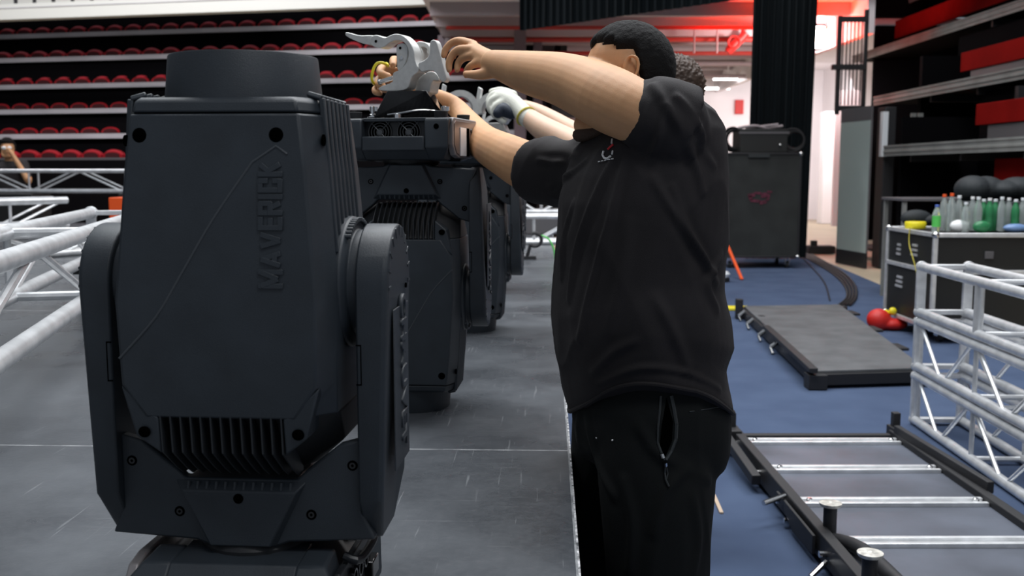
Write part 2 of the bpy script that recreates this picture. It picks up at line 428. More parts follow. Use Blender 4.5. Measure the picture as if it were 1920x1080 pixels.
# ------------------------------------------------------------------ setting: stage, carpet, edges
STAGE_Z = 0.70
EDGE = R(2.05)                       # the stage edge runs 2 degrees right of straight ahead
ed = Vector((math.sin(EDGE), math.cos(EDGE), 0)); en = Vector((math.cos(EDGE), -math.sin(EDGE), 0))
E0 = onz(1085, 1079, STAGE_Z)         # a point of the stage edge
def edge_at(y): return E0 + ed * ((y - E0.y) / ed.y)
SROT = Matrix.Rotation(-EDGE, 4, 'Z')
def stage_slab():
    mb = MB()
    a = edge_at(-1.0); b = edge_at(13.2)
    pts = [a, b, b - en * 16, a - en * 16]
    base = Matrix.Translation(E0) @ Matrix.Rotation(-EDGE, 4, 'Z')
    inv = base.inverted()
    top = [inv @ Vector((p.x, p.y, STAGE_Z)) for p in pts]
    bot = [p - Vector((0, 0, 0.05)) for p in top]
    mb.loft([bot, top])
    o = struct('floor_stage', mb, M['stage']); o.matrix_world = base
    o['label'] = 'raised black stage deck with scuffed boards'
    mb = MB()
    a2 = a - en * 0.06; b2 = b - en * 0.06
    pts = [a2, b2, b - en * 15.9, a - en * 15.9]
    mb.loft([[Vector((p.x, p.y, 0.0)) for p in pts], [Vector((p.x, p.y, 0.651)) for p in pts]])
    struct('wall_stage_side', mb, M['skirt'])
    mb = MB(); mb.loft([[a + Vector((0, 0, -.05)), b + Vector((0, 0, -.05)), b + en * .004 + Vector((0, 0, -.05)), a + en * .004 + Vector((0, 0, -.05))],
                        [a + Vector((0, 0, .001)), b + Vector((0, 0, .001)), b + en * .004 + Vector((0, 0, .001)), a + en * .004 + Vector((0, 0, .001))]])
    struct('trim_1', mb, M['edgeworn'])
stage_slab()
# carpet on the right and the cream concourse floor beyond it
c1 = onz(1500, 470, 0); c2 = onz(1677, 545, 0)
dirc = (c2 - c1).normalized()
mb = MB(); mb.box2((-18, -3, -0.06), (16, 40, -0.012)); struct('floor', mb, M['cream'])
cA = c1 + Vector((-8, 0.6, 0)); cN = c2 + dirc * 16
mb = MB(); P = [Vector((-0.3, -2.5, 0)), Vector((cN.x, -2.5, 0)), Vector((c2.x + dirc.x * 2, c2.y + dirc.y * 2, 0)), c1, Vector((-0.3, c1.y + .3, 0))]
mb.loft([[p + Vector((0, 0, -.011)) for p in P], P]); o = struct('floor_carpet', mb, M['carpet']); o['label'] = 'blue carpet beside the stage'

# ------------------------------------------------------------------ the moving head fixture (built upright, origin under its base)
FH = 0.865; PIV = 0.545
def oct_(z, fw, hw, hf, hb, c=0.045):
    return [Vector(p) for p in ((-fw, -hf, z), (fw, -hf, z), (hw, -hf + c, z), (hw, hb - c, z), (fw, hb, z), (-fw, hb, z), (-hw, hb - c, z), (-hw, -hf + c, z))]
def front_y(z):
    S = [(.355, .142), (.405, .147), (.52, .148), (.779, .128)]
    for (a, ya), (b, yb) in zip(S, S[1:]):
        if z <= b: return -(ya + (yb - ya) * max(0, (z - a)) / (b - a))
    return -.128
def yz_arm(z0, y, zt):
    pass
def make_fixture(label, group=None):
    t = thing('moving_head_light', label, 'stage light', group=group)
    # --- base
    mb = MB(); mb.loft([oct_(.018, .10, .140, .118, .118, .02), oct_(.105, .10, .150, .122, .122, .02), oct_(.134, .08, .105, .085, .085, .02)])
    base = mb.build('base', M['plastic2'], t, .004)
    for sx in (-1, 1):
        for sy in (-1, 1):
            mb = MB()
            x0, x1 = sx * .093, sx * .163
            prof = [(-.02 * 0 + .020), ]
            ys = [(sy * .050, .020), (sy * .140, .020), (sy * .146, .030), (sy * .146, .102), (sy * .112, .134), (sy * .070, .138), (sy * .050, .138)]
            a = [Vector((x0, y, z)) for y, z in ys]
            b = [Vector((x1 - (sx * .028 if z > .12 else 0), y, z)) for y, z in ys]
            mb.loft([a, b]); mb.build('corner_block', M['plastic'], t, .004)
            mb = MB(); mb.lathe([(.020, .0), (.017, .022)], (sx * .128, sy * .105, 0)); mb.build('rubber_foot', M['rubber'], t, .002)
            mb = MB(); mb.lathe([(.0075, -.001), (.0075, .0012)], (sx * .128, sy * .1465, .044), n=16, rot=(PI / 2, 0, 0)); mb.build('screw_hole', M['hole'], t)
    for sy in (-1, 1):
        mb = MB(); mb.box((0, sy * .137, .090), (.184, .022, .040)); mb.build('carry_bar', M['plastic'], t, .004)
        mb = MB(); mb.loft([[Vector((x, sy * .144, .104)), Vector((x, sy * .112, .1335)), Vector((x, sy * .03, .1375)), Vector((x, sy * .03, .10))] for x in (-.094, .094)]); mb.build('top_cover', M['plastic'], t, .002)
        mb = MB(); mb.box((0, sy * .120, .024), (.184, .030, .010)); mb.build('edge_strip', M['plastic'], t, .002)
        for fx in (-.040, .046):
            mb = MB()
            for rr in (.010, .018, .026, .034):
                mb.torus((fx, sy * .1235, .058), rr, .0012, (PI / 2, 0, 0), n=28, m=5)
            for k in range(4):
                a = PI / 4 + k * PI / 2
                mb.tube([(fx + .006 * math.cos(a), sy * .124, .058 + .006 * math.sin(a)), (fx + .040 * math.cos(a), sy * .124, .058 + .040 * math.sin(a))], .0013, 6)
            mb.lathe([(.008, -.002), (.008, .002)], (fx, sy * .1235, .058), 14, (PI / 2, 0, 0))
            fg = mb.build('fan_guard', M['chrome'] if False else M['bezel2g'], t)
            mb = MB(); mb.lathe([(.034, -.001), (.034, .001)], (fx, sy * .1225, .058), 28, (PI / 2, 0, 0)); mb.build('fan', M['hole'], t)
    for sx in (1,):
        mb = MB(); mb.box((sx * .149, 0, .075), (.010, .20, .085)); cpn = mb.build('connector_plate', M['plastic2'], t, .002)
        for (y, z) in ((-.075, .090), (-.040, .090), (-.005, .090), (.030, .090), (-.075, .050), (-.040, .050), (.02, .050)):
            mb = MB(); mb.lathe([(.013, 0), (.013, .010), (.010, .010), (.010, .003)], (.153, y, z), 18, (0, PI / 2, 0)); mb.build('socket', M['gloss'], cpn)
        mb = MB(); mb.tube([(.15, -.055, .128), (.172, -.05, .122), (.172, .05, .122), (.15, .055, .128)], .007, 10, sub=4); mb.build('side_handle', M['plastic2'], t)
        mb = MB(); mb.box((.160, .075, .060), (.016, .045, .03)); mb.build('power_switch', M['gloss'], cpn, .002)
    for sx in (-1,):
        poly = [(-.108, .018), (.108, .018), (.118, .028), (.118, .094), (.095, .122), (.060, .130), (-.060, .130), (-.095, .122), (-.118, .094), (-.118, .028)]
        mb = MB(); mb.prism([(sx * .150, y, z) for y, z in poly], (sx * .016, 0, 0)); pn = mb.build('control_panel', M['bezel2'], t, .003)
        mb = MB(); mb.prism([(sx * .165, y * .90, .080 + (z - .080) * .86) for y, z in poly], (sx * .003, 0, 0)); fpn = mb.build('panel_face', M['bezel'], pn, .001)
        mb = MB(); mb.box((sx * .1690, -.030, .084), (.003, .056, .080)); mb.build('display_screen', M['screen'], pn, .001)
        mb = MB(); mb.box((sx * .1690, .014, .084), (.004, .018, .080)); mb.build('display_frame', M['hole'], pn)
        mb = MB()
        for k in range(4): mb.lathe([(.006, 0), (.005, .003)], (sx * .168, .050, .050 + k * .022), 12, (0, sx * PI / 2, 0))
        mb.build('menu_buttons', M['plastic2'], pn)
    # pan neck
    mb = MB(); mb.lathe([(.085, .130), (.085, .140), (.078, .150)]); mb.build('pan_bearing', M['heatsink'], t)
    # --- yoke
    for sx in (-1, 1):
        mb = MB()
        ht = .622; rad = .087; zc = ht - rad
        prof = [(-.087, zc), (-.087, .225), (-.045, .155), (.045, .155), (.087, .225), (.087, zc)]
        for k in range(1, 24):
            a = PI * k / 24; prof.append((rad * math.cos(a), zc + rad * math.sin(a)))
        xi, xo = sx * .180, sx * .228
        def px_(x, z):                      # the foot of the arm tucks in
            return x - sx * (.020 * max(0, (.30 - z) / .13) if z < .30 else 0) * (1 if abs(x) > .2 else 0)
        mb.loft([[Vector((xi, y, z)) for y, z in prof], [Vector((px_(xo - sx * .006, z), y, z)) for y, z in prof], [Vector((px_(xo, z), y * .94, zc + (z - zc) * (.985 if z > zc else 1))) for y, z in prof]])
        mb.build('yoke_arm', M['plastic'], t, .003)
    mb = MB()
    cross = [(-.182, .312), (-.150, .303), (-.098, .262), (-.085, .248), (.085, .248), (.098, .262), (.150, .303), (.182, .312), (.182, .20), (.200, .160), (.07, .152), (.05, .144), (-.05, .144), (-.07, .152), (-.200, .160), (-.182, .20)]
    mb.loft([[Vector((x, y, z - (d_ if z > .21 and abs(x) > .09 else 0))) for x, z in cross] for y, d_ in ((-.070, 0), (-.050, 0), (-.015, .075), (.070, .085))]); mb.build('yoke_crossbar', M['plastic'], t, .004)
    for sy in (-1, 1):
        mb = MB()
        outer = [(-.145, .288), (-.105, .245), (.105, .245), (.145, .288), (.10, .235), (.045, .163), (-.045, .163), (-.10, .235)]
        a = [(-.100, .246), (.100, .246), (.052, .147), (-.052, .147)]
        b = [(-.085, .232), (.085, .232), (.045, .149), (-.045, .149)]
        mb.loft([[Vector((x, sy * .069, z)) for x, z in a], [Vector((x, sy * .083, z)) for x, z in b]])
        cv = mb.build('yoke_cover', M['plastic'], t, .002)
        mb = MB()
        for k in range(12):
            x = -.077 + k * .014
            mb.tube([(x, sy * .074, .244), (x, sy * .081, .226)], .003, 6)
        mb.build('cooling_ribs', M['plastic'], cv)
        for (x, z) in ((-.165, .272), (-.095, .196), (.168, .272), (.105, .196)):
            if sy > 0 and abs(x) > .15: continue
            mb = MB(); mb.lathe([(.0078, -.001), (.0078, .0006)], (x, sy * .0700, z), 16, (PI / 2, 0, 0)); sk = mb.build('screw_hole', M['hole'], t)
            mb = MB(); mb.lathe([(.0048, -.001), (.0048, .0012), (.0022, .0012), (.0022, .0004)], (x, sy * .0700, z), 12, (sy * -PI / 2, 0, 0)); mb.build('screw', M['gloss'], sk)
        mb = MB(); mb.lathe([(.0075, -.0012), (.0075, .0012)], (0, sy * .0830, .222), 14, (PI / 2, 0, 0)); mb.build('screw_hole', M['hole'], t)
    for sx in (-1, 1):
        mb = MB()
        for k in range(11):
            a = R(-6 + k * 19); y, z = math.cos(a), math.sin(a)
            mb.bar((sx * .2262, y * .066, PIV - .006 + z * .066), (sx * .2262, y * .081, PIV - .006 + z * .081), .004, .005, (1, 0, 0))
        mb.build('arm_cap_ribs', M['plastic'], t)
        # arm cover plate with lettering
        mb = MB(); mb.prism([(sx * .2275, -.055, .50), (sx * .2275, -.055, .26), (sx * .2275, .055, .26), (sx * .2275, .055, .50)], (sx * .002, 0, 0)); acp = mb.build('arm_cover', M['plastic'], t, .001)
        rot = Matrix(((0, 0, sx, 0), (0, sx, 0, 0), (-1, 0, 0, 0), (0, 0, 0, 1)))
        # text x axis runs down the arm
        m4 = Matrix.Translation((sx * .2295, .008, .400)) @ Matrix(((0, 0, sx, 0), (0, sx, 0, 0), (-1, 0, 0, 0), (0, 0, 0, 1)))
        if sx < 0: m4 = Matrix.Translation((sx * .2295, .008, .400)) @ Matrix(((0, 0, -1, 0), (0, -1, 0, 0), (-1, 0, 0, 0), (0, 0, 0, 1)))
        text('lettering', 'CHAUVET', .050, M['plastic'], m4, acp, extrude=.0022, offset=.0012, spacing=1.05)
        mb = MB(); mb.lathe([(.004, -.001), (.004, .0012)], (sx * .2285, .045, .525), 10, (0, PI / 2, 0)); mb.build('screw_hole', M['hole'], t)
        mb = MB()
        for (a, b) in (((.455), (.540)),):
            mb.box2((sx * .180, -.0875, .395), (sx * .188, -.0865, .397)); mb.box2((sx * .180, -.0875, .452), (sx * .188, -.0865, .454)); mb.box2((sx * .1865, -.0875, .395), (sx * .188, -.0865, .454))
        mb.build('lock_seam', M['hole'], t)
    # --- head
    mb = MB()
    mb.loft([oct_(.357, .105, .155, .143, .140), oct_(.405, .137, .156, .147, .145), oct_(.52, .141, .159, .148, .147), oct_(.70, .126, .147, .1345, .134), oct_(.777, .117, .139, .128, .127)], cap=True)
    head = mb.build('head_housing', M['plastic'], t, .003)
    mb = MB(); mb.loft([oct_(.258, .080, .10, .045, .045), oct_(.305, .088, .151, .088, .088), oct_(.357, .100, .1545, .128, .128)]); mb.build('heatsink', M['heatsink'], head, .003)
    mb = MB()
    mb.loft([oct_(.779, .115, .137, .126, .125), oct_(.795, .112, .134, .122, .121), oct_(.800, .106, .128, .116, .115)]); mb.build('head_collar', M['plastic'], head, .003)
    for sy in (-1, 1):
        mb = MB()
        for k in range(13):
            x = -.0865 + k * .0144
            mb.prism([(x - .0011, sy * y, z) for y, z in ((.143, .360), (.138, .306), (.092, .270), (.070, .256), (.045, .256), (.045, .360))], (.0022, 0, 0))
        mb.build('cooling_fins', M['fin'], head)
        for sx in (-1, 1):
            # chamfer lug beside the fins
            mb = MB()
            A = [(sx * .141, .402), (sx * .089, .357), (sx * .089, .303), (sx * .122, .330)]
            mb.loft([[Vector((x, sy * .080, z)) for x, z in A], [Vector((x, sy * (.1435 if z > .31 else .136), z)) for x, z in A]])
            mb.build('corner_lug', M['plastic'], head, .003)
            mb = MB(); mb.ell((sx * .110, sy * .1425, .336), (.009, .004, .008), 14, 8); mb.build('screw_hole', M['hole'], head)
            x = sx * .0955 + sy * .009
            mb = MB(); mb.ell((x, sy * (-front_y(.748) - .0005), .748), (.0105, .0025, .0105), 20, 10, (sy * .077, 0, 0)); mb.build('screw_hole', M['hole'], head)
        # raised crease line
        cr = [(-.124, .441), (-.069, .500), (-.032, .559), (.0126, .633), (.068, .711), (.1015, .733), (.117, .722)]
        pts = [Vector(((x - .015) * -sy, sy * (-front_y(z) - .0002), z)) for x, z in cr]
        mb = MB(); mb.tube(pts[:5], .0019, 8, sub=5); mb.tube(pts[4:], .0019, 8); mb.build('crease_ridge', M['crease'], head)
    # maverick lettering, reading upwards on the front face
    a = math.atan((.148 - .128) / (.779 - .52))
    m4 = Matrix.Translation((.0785, front_y(.626) - .0004, .626)) @ Matrix.Rotation(-a, 4, 'X') @ Matrix(((0, -1, 0, 0), (0, 0, -1, 0), (1, 0, 0, 0), (0, 0, 0, 1)))
    block_text('lettering', 'MAVERICK', .0350, .172, .0074, .0022, M['plastic'], m4, head)
    m5 = Matrix.Rotation(PI, 4, 'Z') @ m4
    block_text('lettering', 'MAVERICK', .0350, .172, .0074, .0022, M['plastic'], m5, head)
    # side ribs
    for sx in (-1, 1):
        mb = MB()
        for k in range(7):
            y = -.085 + k * .024
            mb.bar((sx * .153, y, .585), (sx * .1375, y * .94, .800), .008, .009, (sx, 0, 0))
            mb.bar((sx * .1375, y * .94, .800), (sx * .116, y * .9, .806), .008, .008, (sx, 0, 0))
        mb.build('side_ribs', M['plastic'], head, .002)
        mb = MB(); mb.lathe([(.008, -.001), (.008, .0015)], (sx * .1415, -.093, .742), 14, (0, PI / 2, 0)); mb.build('screw_hole', M['hole'], head)
        # tilt hub between head and arm
        mb = MB(); mb.lathe([(.098, .130), (.098, .160), (.090, .165), (.078, .166), (.078, .1805)], (0, 0, 0), 36)
        mb.xf(Matrix.Translation((0, 0, PIV - .01)) @ Matrix.Rotation(sx * PI / 2, 4, 'Y')); hub = mb.build('tilt_hub', M['plastic'], t, .002)
        mb = MB()
        for k in range(17):
            aa = R(50 + 5 * k)
            mb.tube([(sx * .158, .094 * math.cos(aa), PIV - .01 + .0930 * math.sin(aa)), (sx * .170, .0930 * math.cos(aa), PIV - .01 + .0930 * math.sin(aa))], .0034, 8)
        mb.build('knurled_ring', M['plastic'], hub)
    # lens barrel
    mb = MB(); mb.lathe([(.115, .790), (.1135, .800), (.1075, .863), (.1065, .865), (.1035, .865), (.1025, .848)], n=64); lens = mb.build('lens_barrel', M['plastic'], t)
    mb = MB(); mb.lathe([(.1024, .845), (.09, .850), (.05, .856), (.004, .858)], n=48); mb.build('front_lens', M['gloss'], lens)
    return t
M['bezel2g'] = mat('fan guard wire', (0.10, 0.105, 0.11), 0.35, metal=0.6)
FROT = -R(4.5)
fx1 = make_fixture('large black moving head light nearest the camera, standing upright on the stage', 'moving head lights in a row on the stage')
fx1.location = (-.395, 1.50, STAGE_Z); fx1.rotation_euler = (0, 0, FROT)
def inverted(loc, label):
    c = dup(fx1, loc, None, label)
    c.rotation_euler = (Matrix.Rotation(FROT, 3, 'Z') @ Matrix.Rotation(PI, 3, 'Y')).to_euler()
    return c
ZI = STAGE_Z + FH
fx2 = inverted((-.295, 2.94, ZI), 'black moving head light upside down on its lens under the silver lever clamp')
inverted((-.180, 4.38, ZI), 'upside down moving head light behind the second one, held by the white gloved hand')
inverted((-.150, 5.83, ZI), 'farthest upside down moving head light, mostly hidden behind the third one')

# the second light's base is panned a little further round than its yoke
for ch in list(fx2.children):
    k = ch.name.split('.')[0]
    if k in ('base', 'corner_block', 'rubber_foot', 'carry_bar', 'edge_strip', 'fan_guard', 'fan', 'top_cover', 'connector_plate', 'side_handle', 'control_panel') or (k == 'screw_hole' and len(ch.data.vertices) and max(v.co.z for v in ch.data.vertices) < .07):
        ch.rotation_euler = (0, 0, R(10))

# ------------------------------------------------------------------ box truss
def box_truss(label, p0, p1, s=.29, h=None, bay=.5, r=.024, rd=.011, group=None, up=Vector((0, 0, 1)), ends=True, nd=None, posts=False, xp=1, flip=False, diag=True, pr=1.15):
    """square truss from p0 to p1 (line through the middle of its underside)"""
    h = h or s
    p0, p1 = Vector(p0), Vector(p1); d = (p1 - p0); L = d.length; d.normalize(); x = d.cross(up).normalized()
    t = thing('box_truss', label, 'truss', loc=p0, group=group, world=True)
    cs = [(-1, 0), (1, 0), (-1, 1), (1, 1)]
    def c(i, q): return p0 + d * q + x * (cs[i][0] * (s / 2 - r)) + up * (r + cs[i][1] * (h - 2 * r))
    for i in range(4):
        mb = MB(); mb.tube([c(i, 0), c(i, L)], r, 16); mb.build('chord_tube', M['alu'], t)
    n = max(1, int(round(L / bay)))
    for a, b in ((0, 2), (1, 3), (0, 1), (2, 3)):
        mb = MB()
        for k in range(n):
            q0, q1 = L * k / n + .03, L * (k + 1) / n - .03
            u, v = (a, b) if (k % 2 == 0) != flip else (b, a)
            if diag and not (posts and (a, b) in ((0, 1), (2, 3))): mb.tube([c(u, q0), c(v, q1)], rd, 8)
            if posts or k % 2 == 0:
                if posts and (a, b) in ((0, 1), (2, 3)):
                    if k % xp: continue
                    m2 = MB(); m2.tube([c(a, q0 - .01), c(b, q0 - .01)], rd * 1.3, 8); m2.build('cross_post', M['alu'], t)
                elif k % xp == 0:
                    if diag: mb.tube([c(a, q0 - .01), c(b, q0 - .01)], rd * pr, 8)
                    elif k: m2 = MB(); m2.tube([c(a, q0 - .01), c(b, q0 - .01)], r * .95, 14); m2.build('thick_post', M['alu'], t)
        if mb.v: mb.build('lattice_braces', M['alu'], t)
    if ends:
        for q in (0.012, L - 0.012):
            mb = MB()
            for a, b in ((0, 2), (1, 3), (0, 1), (2, 3)):
                mb.bar(c(a, q), c(b, q), .024 if a + b in (1, 5) else .05, .05 if a + b in (1, 5) else .024, d)
            for i in range(4): mb.tube([c(i, q - .012), c(i, q + .012)], r * 1.25, 14)
            mb.build('end_frame', M['alu'], t, .002)
    return t
# foreground truss at the left, lying on two black trestles
pA = at(-60, 505, 2.25); pB = at(245, 396, 4.9)
top = 1.205
dirL = (Vector((pB.x, pB.y, 0)) - Vector((pA.x, pA.y, 0))).normalized()
nl = Vector((-dirL.y, dirL.x, 0))
q0 = Vector((pA.x, pA.y, top - .29)) + nl * .12 - dirL * .35; q1 = Vector((pB.x, pB.y, top - .29)) + nl * .12 + dirL * .5
box_truss('big silver box truss at the left edge, raised behind the nearest stage light', q0, q1, s=.34, h=.29, bay=.95, r=.0275, rd=.0125, posts=True, xp=2)
for f, lb in ((.03, 'black trestle under the near end of the big silver truss'), (.93, 'black trestle under the far end of the big silver truss')):
    c = q0.lerp(q1, f); t = thing('trestle', lb, 'trestle', (c.x, c.y, STAGE_Z), world=True)
    mb = MB(); mb.bar(c + nl * .2 - Vector((0, 0, .0205)), c - nl * .2 - Vector((0, 0, .0205)), .05, .04); mb.build('beam', M['black'], t, .003)
    for s_ in (-1, 1):
        for k in (-1, 1):
            mb = MB(); mb.bar(Vector((c.x, c.y, c.z - .04)) + nl * .15 * s_, Vector((c.x, c.y, STAGE_Z + .002)) + nl * .17 * s_ + dirL * k * .06, .02, .02); mb.build('leg', M['black'], t)
# far trusses on the stage behind, left
g = 'silver trusses stacked at the far left of the stage'
a = at(-160, 330, 7.3); b = at(196, 330, 8.6)
box_truss('silver truss with open tube ends, lower of the pair behind the big left truss', (a.x, a.y, STAGE_Z + .001), (b.x, b.y, STAGE_Z + .001), s=.22, r=.028, group=g, ends=False)
box_truss('silver truss with open tube ends, upper of the pair behind the big left truss', (a.x - .35, a.y - .1, STAGE_Z + .223), (b.x - .35, b.y - .1, STAGE_Z + .223), s=.26, r=.030, group=g, ends=False)
a = at(-120, 330, 12.2); b = at(420, 330, 12.2)
mb = MB(); t = thing('truss_stand', 'black case carrying the farthest silver truss at the left', 'case', (at(60, 330, 12.2).x, 12.2, STAGE_Z), world=True)
for f in (.22, .8):
    c = Vector((a.x, 12.2, 0)).lerp(Vector((b.x, 12.2, 0)), f)
    mb = MB(); mb.box2((c.x - .5, 11.95, STAGE_Z + .001), (c.x + .5, 12.45, 1.13)); mb.build('case_body', M['casebl'], t, .01)
box_truss('farthest long silver truss at the left in front of the red seats', (a.x, 12.2, 1.131), (b.x, 12.2, 1.131), s=.29, h=.29, bay=.55, group=None, ends=False)
o = at(226, 372, 10.6)
mb = MB(); mb.box2((o.x - .09, 10.5, STAGE_Z + .001), (o.x + .12, 10.8, STAGE_Z + .42)); mb.build('orange_box', M['orange'], None, .01); tag(bpy.data.objects['orange_box'], 'orange box on the stage beside the far left trusses', 'box')
# trusses in the gap between the lights and the man in black
a = at(800, 400, 9.6); b = at(1300, 400, 9.4)
box_truss('silver truss lying across the stage behind the row of lights', (a.x, 9.6, STAGE_Z + .001), (b.x, 9.6, STAGE_Z + .001), group='trusses behind the row of lights', ends=False)
mb = MB(); mb.box2((a.x + .4, 11.0, STAGE_Z + .001), (b.x - .6, 11.6, STAGE_Z + .22)); ob = mb.build('equipment_case', M['conc'], None, .01); tag(ob, 'grey flat case behind the truss past the row of lights', 'case')
box_truss('silver truss resting on the grey case past the row of lights', (a.x + .2, 11.3, STAGE_Z + .221), (b.x, 11.3, STAGE_Z + .221), group='trusses behind the row of lights', ends=False)
# hanging hook with green cable by the stage edge
t = thing('hook_clamp', 'black hook clamp with a green cable on the stage, between lights and man', 'clamp', at(1003, 486, 6.3), world=True)
c = at(1003, 452, 6.3); zz = STAGE_Z
c = Vector((c.x, onz(1003, 486, STAGE_Z).y, 0)); c.x = (1003 - 960) / F * c.y
mb = MB(); mb.torus((c.x, c.y, zz + .155), .052, .014, (PI / 2, 0, 0), arc=(R(-130), R(120)), n=20); mb.tube([(c.x - .035, c.y, zz + .115), (c.x - .06, c.y, zz + .03), (c.x - .06, c.y, zz)], .013, 8); mb.box((c.x - .05, c.y, zz + .012), (.12, .06, .022)); mb.build('hook', M['black'], t)
mb = MB(); mb.tube([(c.x + .05, c.y, zz + .19), (c.x + .11, c.y - .01, zz + .16), (c.x + .15, c.y - .02, zz + .08), (c.x + .16, c.y - .02, zz + .006)], .007, 8, sub=4); mb.build('green_cable', M['limegreen'], t)

# ------------------------------------------------------------------ left bleachers with folded red seats
BA = math.atan(.215)
bd = Vector((math.cos(BA), -math.sin(BA), 0)); bn = Vector((math.sin(BA), math.cos(BA), 0))
def brow(D0, px):                       # point of a row plane seen at a pixel column
    p0 = Vector(((0 - 960) / F * D0, D0, 0)); r = ray(px, 300); t = bn.dot(p0) / (bn.x * r.x + bn.y * r.y)
    return Vector((r.x * t, r.y * t, 0))
rows = [(21.4, 1.55, 0), (22.2, 2.10, 1), (23.0, 2.68, 1), (23.8, 3.26, 1), (24.6, 3.90, 1), (25.4, 4.52, 1)]
stand = thing('bleacher_stand', 'wide black retractable stand with pale nosings, carrying the red seats', 'bleachers', (-6, 22, 0), world=True)
def zof(y0, px, D): 
    return at(px, y0, D).z
for i, (D0, z, f) in enumerate(rows):
    p = brow(D0, -250); q = brow(D0, 985)
    y0 = [296, 252, 206, 160, 110, 66][i]
    z = at(0, y0, D0).z
    rows[i] = (D0, z, f)
    mb = MB(); mb.loft([[v + Vector((0, 0, z - .105 if i else z - .05)), v + bn * .06 + Vector((0, 0, z - .105 if i else z - .05)), v + bn * .06 + Vector((0, 0, z)), v + Vector((0, 0, z))] for v in (p, q)])
    mb.build('nosing_rail', M['rail'] if i else M['conc'], stand)
    mb = MB(); mb.loft([[v + bn * .055 + Vector((0, 0, z - .03)), v + bn * .9 + Vector((0, 0, z - .03)), v + bn * .9 + Vector((0, 0, z - .005)), v + bn * .055 + Vector((0, 0, z - .005))] for v in (p, q)])
    mb.build('tread', M['riser'], stand)
    zn = z + .75
    mb = MB(); mb.loft([[v + bn * .82 + Vector((0, 0, z - .03)), v + bn * .86 + Vector((0, 0, z - .03)), v + bn * .86 + Vector((0, 0, zn)), v + bn * .82 + Vector((0, 0, zn))] for v in (p, q)])
    mb.build('riser_panel', M['riser'], stand)
p = brow(21.0, -250); q = brow(21.0, 985)
mb = MB(); mb.loft([[v + Vector((0, 0, 0)), v + bn * .1, v + bn * .1 + Vector((0, 0, rows[0][1] - .06)), v + Vector((0, 0, rows[0][1] - .06))] for v in (p, q)]); mb.build('front_panel', M['riser'], stand)
mb = MB(); mb.loft([[v + bn * -.1 + Vector((0, 0, 0)), v + bn * 5.5, v + bn * 5.5 + Vector((0, 0, 6)), v + bn * 4 + Vector((0, 0, 5))] for v in (brow(21, 985), brow(21, 985) + bd * .12)]); mb.build('end_panel', M['riser'], stand)
# one folded seat: origin under its front edge, facing -y
def make_seat(label, group):
    t = thing('stadium_seat', label, 'seat', group=group)
    mb = MB()
    secs = []
    for k in range(13):
        u = -1 + 2 * k / 12; x = u * .22; hgt = .045 + .13 * math.sqrt(max(0, 1 - u * u * .97))
        secs.append([Vector((x, -.03, 0)), Vector((x, -.05, hgt * .75)), Vector((x, 0, hgt)), Vector((x, .06, hgt * .96)), Vector((x, .20, .05)), Vector((x, .20, 0))])
    mb.loft(secs); mb.build('seat_shell', M['redseat'], t)
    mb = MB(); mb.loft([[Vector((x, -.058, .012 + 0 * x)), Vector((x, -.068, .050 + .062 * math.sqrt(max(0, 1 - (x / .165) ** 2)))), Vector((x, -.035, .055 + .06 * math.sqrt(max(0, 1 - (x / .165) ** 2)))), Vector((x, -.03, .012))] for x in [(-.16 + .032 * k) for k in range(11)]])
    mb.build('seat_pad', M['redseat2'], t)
    return t
ords = ['lowest', 'second', 'third', 'fourth', 'fifth', 'top']
proto = None; nseat = 0
SPC = .50
ORD = 'first second third fourth fifth sixth seventh eighth ninth tenth eleventh twelfth thirteenth fourteenth fifteenth sixteenth seventeenth eighteenth nineteenth twentieth'.split()
ORD += ['twenty ' + q for q in ORD[:9]] + ['thirtieth'] * 5
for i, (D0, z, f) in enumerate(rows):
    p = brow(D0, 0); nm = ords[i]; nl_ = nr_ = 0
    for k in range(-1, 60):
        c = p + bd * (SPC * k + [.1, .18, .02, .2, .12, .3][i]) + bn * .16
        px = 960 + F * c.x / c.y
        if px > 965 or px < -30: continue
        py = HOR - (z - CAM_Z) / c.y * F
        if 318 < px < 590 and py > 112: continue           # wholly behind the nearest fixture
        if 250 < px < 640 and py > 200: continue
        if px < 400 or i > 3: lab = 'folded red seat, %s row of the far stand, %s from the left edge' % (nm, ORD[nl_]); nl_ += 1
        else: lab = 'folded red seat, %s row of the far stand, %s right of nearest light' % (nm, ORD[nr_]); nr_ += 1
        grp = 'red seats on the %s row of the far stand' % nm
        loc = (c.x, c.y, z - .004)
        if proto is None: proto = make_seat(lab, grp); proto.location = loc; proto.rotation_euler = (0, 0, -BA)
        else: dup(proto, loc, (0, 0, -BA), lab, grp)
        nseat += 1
# pale balcony fascia above the seats
p = brow(20.6, -250); q = brow(20.6, 968)
z0 = at(0, 38, 20.6).z; z1 = at(0, 9, 20.6).z
mb = MB(); mb.loft([[v + Vector((0, 0, z0)), v + bn * .25 + Vector((0, 0, z0)), v + bn * .25 + Vector((0, 0, z1)), v + Vector((0, 0, z1))] for v in (p, q)]); struct('trim_2', mb, M['fascia'], 0)
mb = MB(); mb.loft([[v + bn * -.015 + Vector((0, 0, z1 - .09)), v + Vector((0, 0, z1 - .09)), v + Vector((0, 0, z1 - .075)), v + bn * -.015 + Vector((0, 0, z1 - .075))] for v in (p, q)]); struct('trim_3', mb, M['rail'], 0)
t = thing('balcony_railing', 'row of dark posts above the pale balcony fascia at the top left', 'railing', (p.x, p.y, z1), world=True)
for k in range(34):
    v = p + bd * (2.0 + k * .43) + bn * .12
    mb = MB(); mb.box2((v.x - .03, v.y - .02, z1), (v.x + .03, v.y + .02, z1 + .5)); mb.build('post', M['black'], t)
